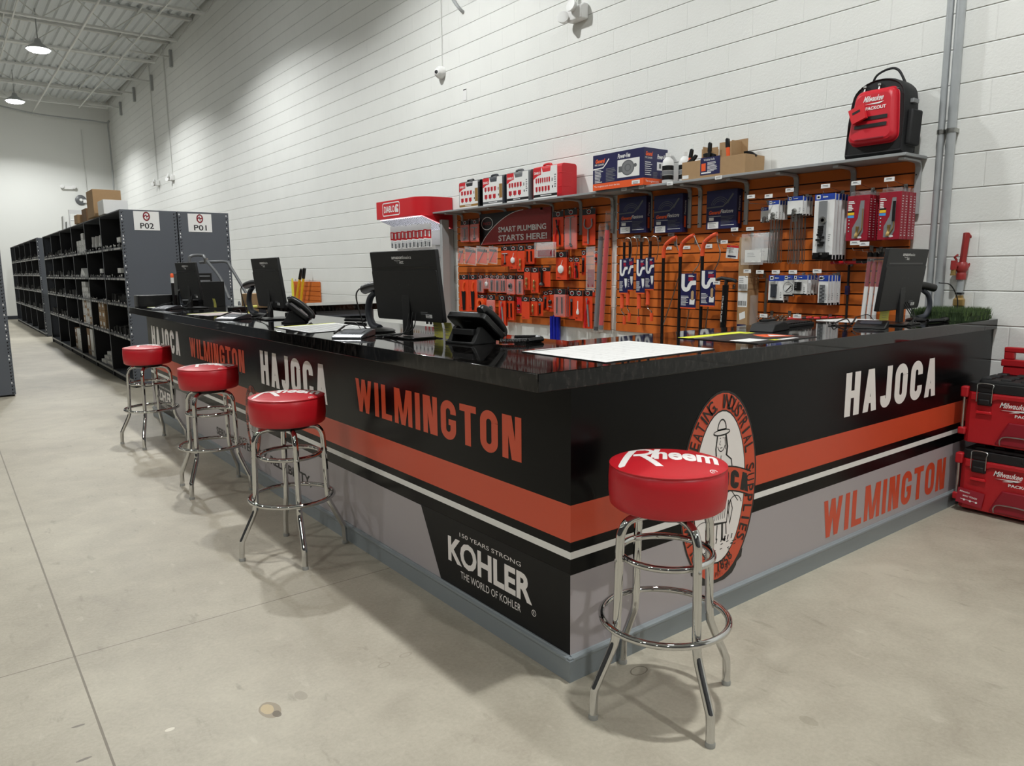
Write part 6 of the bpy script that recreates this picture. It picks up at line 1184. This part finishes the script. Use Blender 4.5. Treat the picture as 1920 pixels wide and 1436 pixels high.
a = onx(W-.1, 547, 545); m = MB(); m.prism([(-.04, 0), (.04, 0), (.05, .2), (.02, .33), (-.02, .33), (-.05, .2)], -.005, .005, 0, None, 'x'); o = m.build('tan_paddle', 'yellow'); o.location = (W-.08, a.y, a.z-.12); tag(o, 'pale yellow pointed paddle left of the bolt cutters', 'tool')
hook(a.y, a.z+.17, .09, 'steel hook holding the pale yellow paddle')
# ---------------------------------------------------------------- red display stand
DX, D0, D1, DZ0, DZ1 = .45, 5.80, 6.86, 2.01, 2.225
t = thing('blade_display', 'tall display stand with red header and lit slatted underside left of the tool wall', 'display stand', (W-.008, (D0+D1)/2, 0)); yc = (D0+D1)/2; L = (D1-D0)/2
cor = [(0, -L), (0, L), (-DX, L), (-DX, -L+.2)]+[(-DX+.2-.2*math.cos(math.radians(a)), -L+.2-.2*math.sin(math.radians(a))) for a in range(10, 91, 10)]
m = MB(); m.prism(cor, DZ0, DZ1, 0, None, 'z', 1, 2); m.prism([(-DX+.03, DZ0), (0, DZ0), (0, 1.86)], -L, L, 0, None, 'y'); M = frame((-DX-.0005, .36, DZ0+.035), (0, -1, 0), (0, 0, 1)); w, h = .42, .15
for q in stroke([(a+w/2, b+h/2) for a, b in rrect(w, h, .025)]+[(w, h-.03)], .012): m.poly(q, 1, M, .001)
m.text('DIABLO', .035, .035, .265, .08, 1, M, .001, .025)
for pl in ([(.31, .03), (.345, .03), (.36, .06), (.35, .1), (.365, .125), (.33, .12), (.315, .09)], [(.35, .03), (.39, .028), (.395, .055), (.375, .085), (.36, .06)], [(.355, .1), (.385, .09), (.395, .11), (.37, .125)]): m.poly(pl, 1, M, .001)
m.build('header', ['red', 'white', 'gray_plastic'], t, .004)
U = frame((-DX+.03, L, DZ0-.004), (0, -1, 0), (.42, 0, -.15)); m = MB(); m.rect(.02, .0, 2*L-.02, .44, 0, U @ T(0, 0, 0) , -.002)
for k in range(24): m.bb(.04+.043*k, .01, -.012, .045+.043*k, .42, -.003, 1, U)
m.build('lit_underside', ['display_lit', 'print_gray'], t)
sd = [(0, 0), (0, 1.85), (-.2, 1.9), (-.15, 1.84), (-.1, 1.77), (-.085, 1.68), (-.085, .25), (-.4, .2), (-.4, 0)]
for s, nmx in ((1, 'left'), (-1, 'right')): m = MB(); m.prism(sd if s > 0 else sd[::-1], s*L-.012, s*L+.012, 0, None, 'y'); m.build('side_panel', 'gray_plastic' if s > 0 else 'gray_paint', t, .003)
m = MB(); m.bb(-.06, -L, .2, -.001, L, 1.86); m.bb(-.4, -L+.02, .1, -.06, L-.02, .2); m.build('pegboard', 'off_white', t)
m = MB(); m.bb(-.2, -L-.07, 0, -.1, -L-.02, DZ0-.05); m.build('end_post', 'gray_paint', t, .004)
def dpack(y, z, off, w, h, c, label, grp):
    t = thing('blade_pack', label, 'blade pack', (W-off, y, z), group=grp); M = MWL @ RY(.5)
    m = MB(); m.box((0, -h/2, 0), (w, h, .004), 0, M); m.rect(-w/2, -h*.2, w/2, 0, 2, M, .0025); m.rect(-w/2, -h*.62, w/2, -h*.25, 1, M, .0025); m.rect(-w*.2, -h*.55, w*.2, -h*.3, 0, M, .003); m.lines(-w*.4, -h*.68, w*.8, 3, h*.04, h*.02, 3, M, .0025); m.rect(-w*.3, -h*.98, w*.25, -h*.78, 4, M, .0025)
    m.build('card', ['white', 'red', 'white', 'print_gray', c], t); return t
stand = t
f = dpack(6.76, 1.925, .3, .05, .27, 'gray_plastic', 'red and white saw blade pack in the top hanging row of the display stand', 'blade packs in the top row')
for k in range(1, 21): dup(f, (W-.3+.01*(k % 2), 6.76-.045*k, 1.925-.004*(k % 3)), .0)
for k in range(16):
    if k % 3 == 0: f2 = dpack(6.7-.055*k, 1.67, .24, .05, .19, 'gold_band' if k < 9 else 'silver', 'pack with tan and grey blades in the second hanging row of the display stand', 'blade packs in the second row')
    else: dup(f2, (W-.24, 6.7-.055*k, 1.67), 0)
for j, (z, lab) in enumerate(((1.52, 'third'), (1.31, 'fourth'), (1.1, 'fifth'), (.9, 'sixth'))):
    for k in range(4):
        if k == 0: f3 = dpack(6.12-.085*k, z, .2, .07, .18, 'black' if j % 2 else 'silver', 'white and red blade pack, '+lab+' hanging row of the display stand', 'blade packs in the '+lab+' row')
        else: dup(f3, (W-.2, 6.12-.085*k, z), 0)
for k, z in enumerate((1.55, 1.3, 1.05)): m = MB(); m.cyl((0, 0, 0), (0, 0, -.2), .012, 8); m.cyl((0, 0, 0), (0, 0, -.05), .018, 8, 1); o = m.build('hole_saw_arbor', ['black', 'silver']); o.location = (W-.22, 5.86, z); tag(o, 'black drill arbor hanging at the right side of the display stand, '+('top', 'middle', 'bottom')[k], 'drill bit')
for k, z in enumerate((1.93, 1.678, 1.53, 1.32, 1.11, .91)):
    m = MB(); X_ = lambda x: x-W+.008
    m.cyl((X_(W-.075), 6.78-yc, z), (X_(W-.075), 5.84-yc, z), .005, 6); [m.cyl((X_(W-.075), 6.74-.1*i-yc, z), (X_(W-.32 if z > 1.6 else W-.22), 6.74-.1*i-yc, z), .0025, 6) for i in range(9)]; m.build('hook_rail', 'steel', stand)

# ---------------------------------------------------------------- red tool boxes by the wall
def packout(z, label, tagged):
    """stackable box; local frame: +x towards the wall, front at x=-.2, length along y"""
    t = thing('stacking_tool_box', label, 'tool box', (3.095, -.335, z)); FX = -.2; LY = .28; h = .375
    m = MB(); m.prism([(-.195, -LY+.03), (-.17, -LY), (.17, -LY), (.195, -LY+.03), (.195, LY-.03), (.17, LY), (-.17, LY), (-.195, LY-.03)], .02, h-.07, 0, None, 'z', 1.0)
    F = frame((-.1955, LY, 0), (0, -1, 0), (0, 0, 1)); m.prism([(.2, .12), (.22, .16), (.44, .16), (.46, .12), (.5, .03), (.16, .03)], 0, .012, 1, F, 'z', .95); m.prism([(.03, h-.075), (.53, h-.075), (.53, h-.1), (.16, h-.1), (.13, h-.115), (.03, h-.115)], 0, .01, 0, F)
    m.build('body', ['packout_red', 'dark_red'], t, .006, 3)
    for s in (1, -1):
        for zc, hh in ((h-.075, .06), (.08, .04)): m = MB(); m.box((-.18, s*(LY+.004), zc), (.05, .04, hh), 0); m.build('corner_block', 'packout_red', t, .008, 3)
        MB().cyl((-.185, s*(LY+.008), .09), (-.185, s*(LY+.008), h-.09), .0085, 10).build('corner_bar', 'steel', t)
    m = MB(); m.prism(rrect(.39, .56, .04), h-.07, h-.02, 0, None, 'z', .98); m.prism(rrect(.33, .48, .03), h-.02, h-.005, 0, None, 'z', .96)
    for i in range(3):
        for j in range(5): m.prism([(-.13+.11*i, -.2+.095*j), (-.07+.11*i, -.2+.095*j), (-.06+.11*i, -.15+.095*j), (-.14+.11*i, -.15+.095*j)], h-.006, h+.006, 0, None, 'z', .9)
    for k in range(9): m.box((-.19, -.02-.02*k, h-.04), (.012, .01, .03), 0)
    m.build('lid', 'black_matte', t, .003)
    for y in (LY-.1, -LY+.1):
        m = MB(); m.box((-.2, y, h-.105), (.02, .07, .07), 0); m.box((-.208, y, h-.12), (.02, .055, .03), 0); m.build('latch', 'black_matte', t, .006, 3)
        m = MB(); m.tube(bez([(-.214, y+.037, h-.12), (-.214, y+.037, h-.05), (-.204, y+.034, h-.022), (-.204, y-.034, h-.022), (-.214, y-.037, h-.05), (-.214, y-.037, h-.12)], 4), .0028, 8); m.build('latch_wire', 'steel', t)
        m = MB(); m.prism([(-.04, 0), (.04, 0), (.035, .014), (-.035, .014)], 0, .012, 0, frame((-.198, y, h-.185), (0, -1, 0), (0, 0, 1))); m.build('latch_lip', 'red', t, .002)
        F3 = frame((-.2005, y, h-.09), (0, -1, 0), (0, 0, 1))
    m = MB(); m.tube(bez([(-.2, .09, .03), (-.214, .088, .06), (-.214, .06, .082), (-.214, -.06, .082), (-.214, -.088, .06), (-.2, -.09, .03)], 5), .0038, 8); m.build('wire_foot_handle', 'steel', t)
    F = frame((-.1962, 0, 0), (0, -1, 0), (0, 0, 1)); m = MB(); m.text('Milwaukee', -.105, .235, .135, .03, 0, F, .011, .02, .3); m.poly([(-.1, .222), (.03, .232), (.0, .216), (.02, .22), (-.06, .212), (-.03, .222)], 0, F, .011); m.text('PACKOUT', -.03, .19, .13, .016, 0, F, .011, .03); m.build('maker_mark', 'white', t)
    if tagged:
        m = MB(); F = frame((-.217, LY-.02, .115), (.1, -1, 0), (0, 0, 1)) @ RZ(-.12); m.box((.055, -.02, 0), (.13, .085, .0015), 0, F); m.text('Milwaukee', .0, .0, .05, .01, 1, F, .001, .01, .2); m.text('MOST TOUGH', .02, -.022, .07, .009, 1, F, .001, .02); [m.poly([(.03+.03*k+.006*math.cos(a*PI/4), -.04+.006*math.sin(a*PI/4)) for a in range(8)], 1, F, .001) for k in range(3)]; m.lines(.01, -.037, .1, 1, .01, .002, 1, F, .001); m.build('paper_tag', ['crimson', 'white'], t)
    return t
packout(0.004, 'red stacking tool box with black lid on the floor, lower of two, with a paper tag', True)
u_ = packout(.381, 'red stacking tool box with black lid, upper of the two by the counter end', False)
m = MB(); m.bb(.13, -.2, .37, .17, .22, .42); m.bb(.125, -.21, .42, .175, .23, .46); m.bb(.13, -.2, .46, .17, -.15, .51); m.bb(.13, .17, .46, .17, .22, .51); m.bb(.128, -.2, .5, .172, .22, .53); m.build('pull_handle', 'packout_red', u_, .006)

# ---------------------------------------------------------------- conduits and wall devices
for k, (u, r) in enumerate(((1773, .019), (1790, .0255))):
    y = (.362, .303)[k]; m = MB(); m.cyl((W-.045, y, .0), (W-.045, y, ZC), r, 16); t = tag(m.build('conduit', 'galv'), ('thin' if k == 0 else 'thick')+' galvanised conduit running up the block wall right of the shelf', 'conduit')
    for z in (.6, 2.17, 3.6): m = MB(); m.lathe([(r, -.012), (r+.004, -.012), (r+.004, .012), (r, .012)], 16, 0, T(W-.045, y, z)); m.bb(W-.03, y-r, z-.012, W-.001, y+r, z+.012); m.build('strap', 'steel', t)
def em_light(u, v, label, sx=1):
    p = onx(W-.06, u, v); t = thing('emergency_light', label, 'emergency light', (W-.001, p.y, p.z)); m = MB(); m.prism([(0, -.05), (-.085, -.05), (-.1, .0), (-.1, .05), (-.05, .085), (0, .085)], -.14, .06, 0, None, 'y'); m.build('housing', 'white', t, .012, 3)
    for dy, dz in ((.1, -.02), (-.05, .05)): m = MB(); m.lathe([(0, 0), (.032, 0), (.052, .05), (.056, .055), (.056, .065), (.045, .068), (0, .062)], 18, 0, T(-.08, dy, dz) @ RZ(.6 if dy > 0 else 0) @ RY(-PI/2+.25)); m.build('lamp_head', ['white'], t)
    m = MB(); [m.cyl((-.02, y, .08), (-.02, y, ZC-p.z), .008, 8) for y in (-.02, .0)]; m.build('conduit', 'joist_paint', t)
em_light(1075, 30, 'white twin-head emergency light high on the block wall above the shelf')
for u, v, lab in ((320, 335, 'white emergency light high on the wall above the racks, nearer of two'), (293, 345, 'white emergency light high on the wall above the racks, farther of two')): em_light(u, v, lab)
p = onx(W-.06, 822, 135); t = thing('dome_camera', 'white dome camera hanging by its wire on the upper block wall', 'camera', (W-.001, p.y, p.z)); m = MB(); m.lathe([(0, 0), (.07, 0), (.07, .05), (.055, .075), (0, .08)], 20, 0, RY(-PI/2)); m.build('base', 'white', t, .003); MB().lathe([(0, .06), (.05, .06), (.045, .1), (.025, .12), (0, .124)], 18, 0, T(0, .03, -.01) @ RZ(.5) @ RY(-PI/2)).build('eyeball', 'white', t); MB().lathe([(0, .118), (.022, .118), (.018, .127), (0, .128)], 14, 0, T(0, .03, -.01) @ RZ(.5) @ RY(-PI/2)).build('lens', 'black_gloss', t); MB().cyl((-.012, -.01, .06), (-.012, -.01, ZC-p.z), .004, 6).build('wire', 'joist_paint', t)
p = onx(W, 872, 178); t = thing('wall_plate', 'small white cover plate set in the upper block wall', 'cover plate', (W, p.y, p.z)); MB().bb(-.006, -.035, -.06, -.001, .035, .06).build('plate', 'white', t, .002); MB().bb(-.0075, -.035, .05, -.006, .025, .06).build('dark_gap', 'hole', t)
p = onx(W-.03, 855, 8); m = MB(); m.tube(bez([(W-.03, p.y+.1, p.z+.12), (W-.05, p.y, p.z+.02), (W-.06, p.y-.08, p.z-.05), (W-.03, p.y-.1, p.z-.09), (W-.001, p.y-.1, p.z-.1)], 5), .018, 10); tag(m.build('pipe_stub', 'gray_paint'), 'short bent grey pipe stub at the top of the block wall', 'pipe')
for k, (u, v, lab) in enumerate(((127, 352, 'white emergency light on the far wall, leftmost'), (165, 378, 'small white box on the far wall above the cartons'))):
    p = ony(YF-.04, u, v); t = thing('far_wall_light' if k == 0 else 'far_wall_box', lab, 'emergency light' if k == 0 else 'box', (p.x, YF, p.z)); MB().bb(-.14, -.08, -.05, .14, -.001, .06).build('housing', 'white', t, .01)
    if k == 0: [MB().lathe([(0, 0), (.05, 0), (.06, .06), (0, .07)], 12, 0, T(s*.16, -.06, .03) @ RX(PI/2)).build('lamp_head', 'white', t) for s in (1, -1)]
    else: MB().cyl((0, -.02, .06), (0, -.02, 5.9-p.z), .012, 6).build('wire', 'joist_paint', t)
p = ony(YF-.05, 152, 375); t = thing('wall_bell', 'round dark and white bell on the far wall', 'bell', (p.x, YF, p.z)); MB().lathe([(0, 0), (.16, 0), (.16, .03), (.1, .06), (0, .06)], 20, 0, RX(PI/2)).build('bell', 'gray_plastic', t); MB().lathe([(0, .06), (.05, .06), (.04, .09), (0, .1)], 14, 0, RX(PI/2)).build('cover', 'white', t)
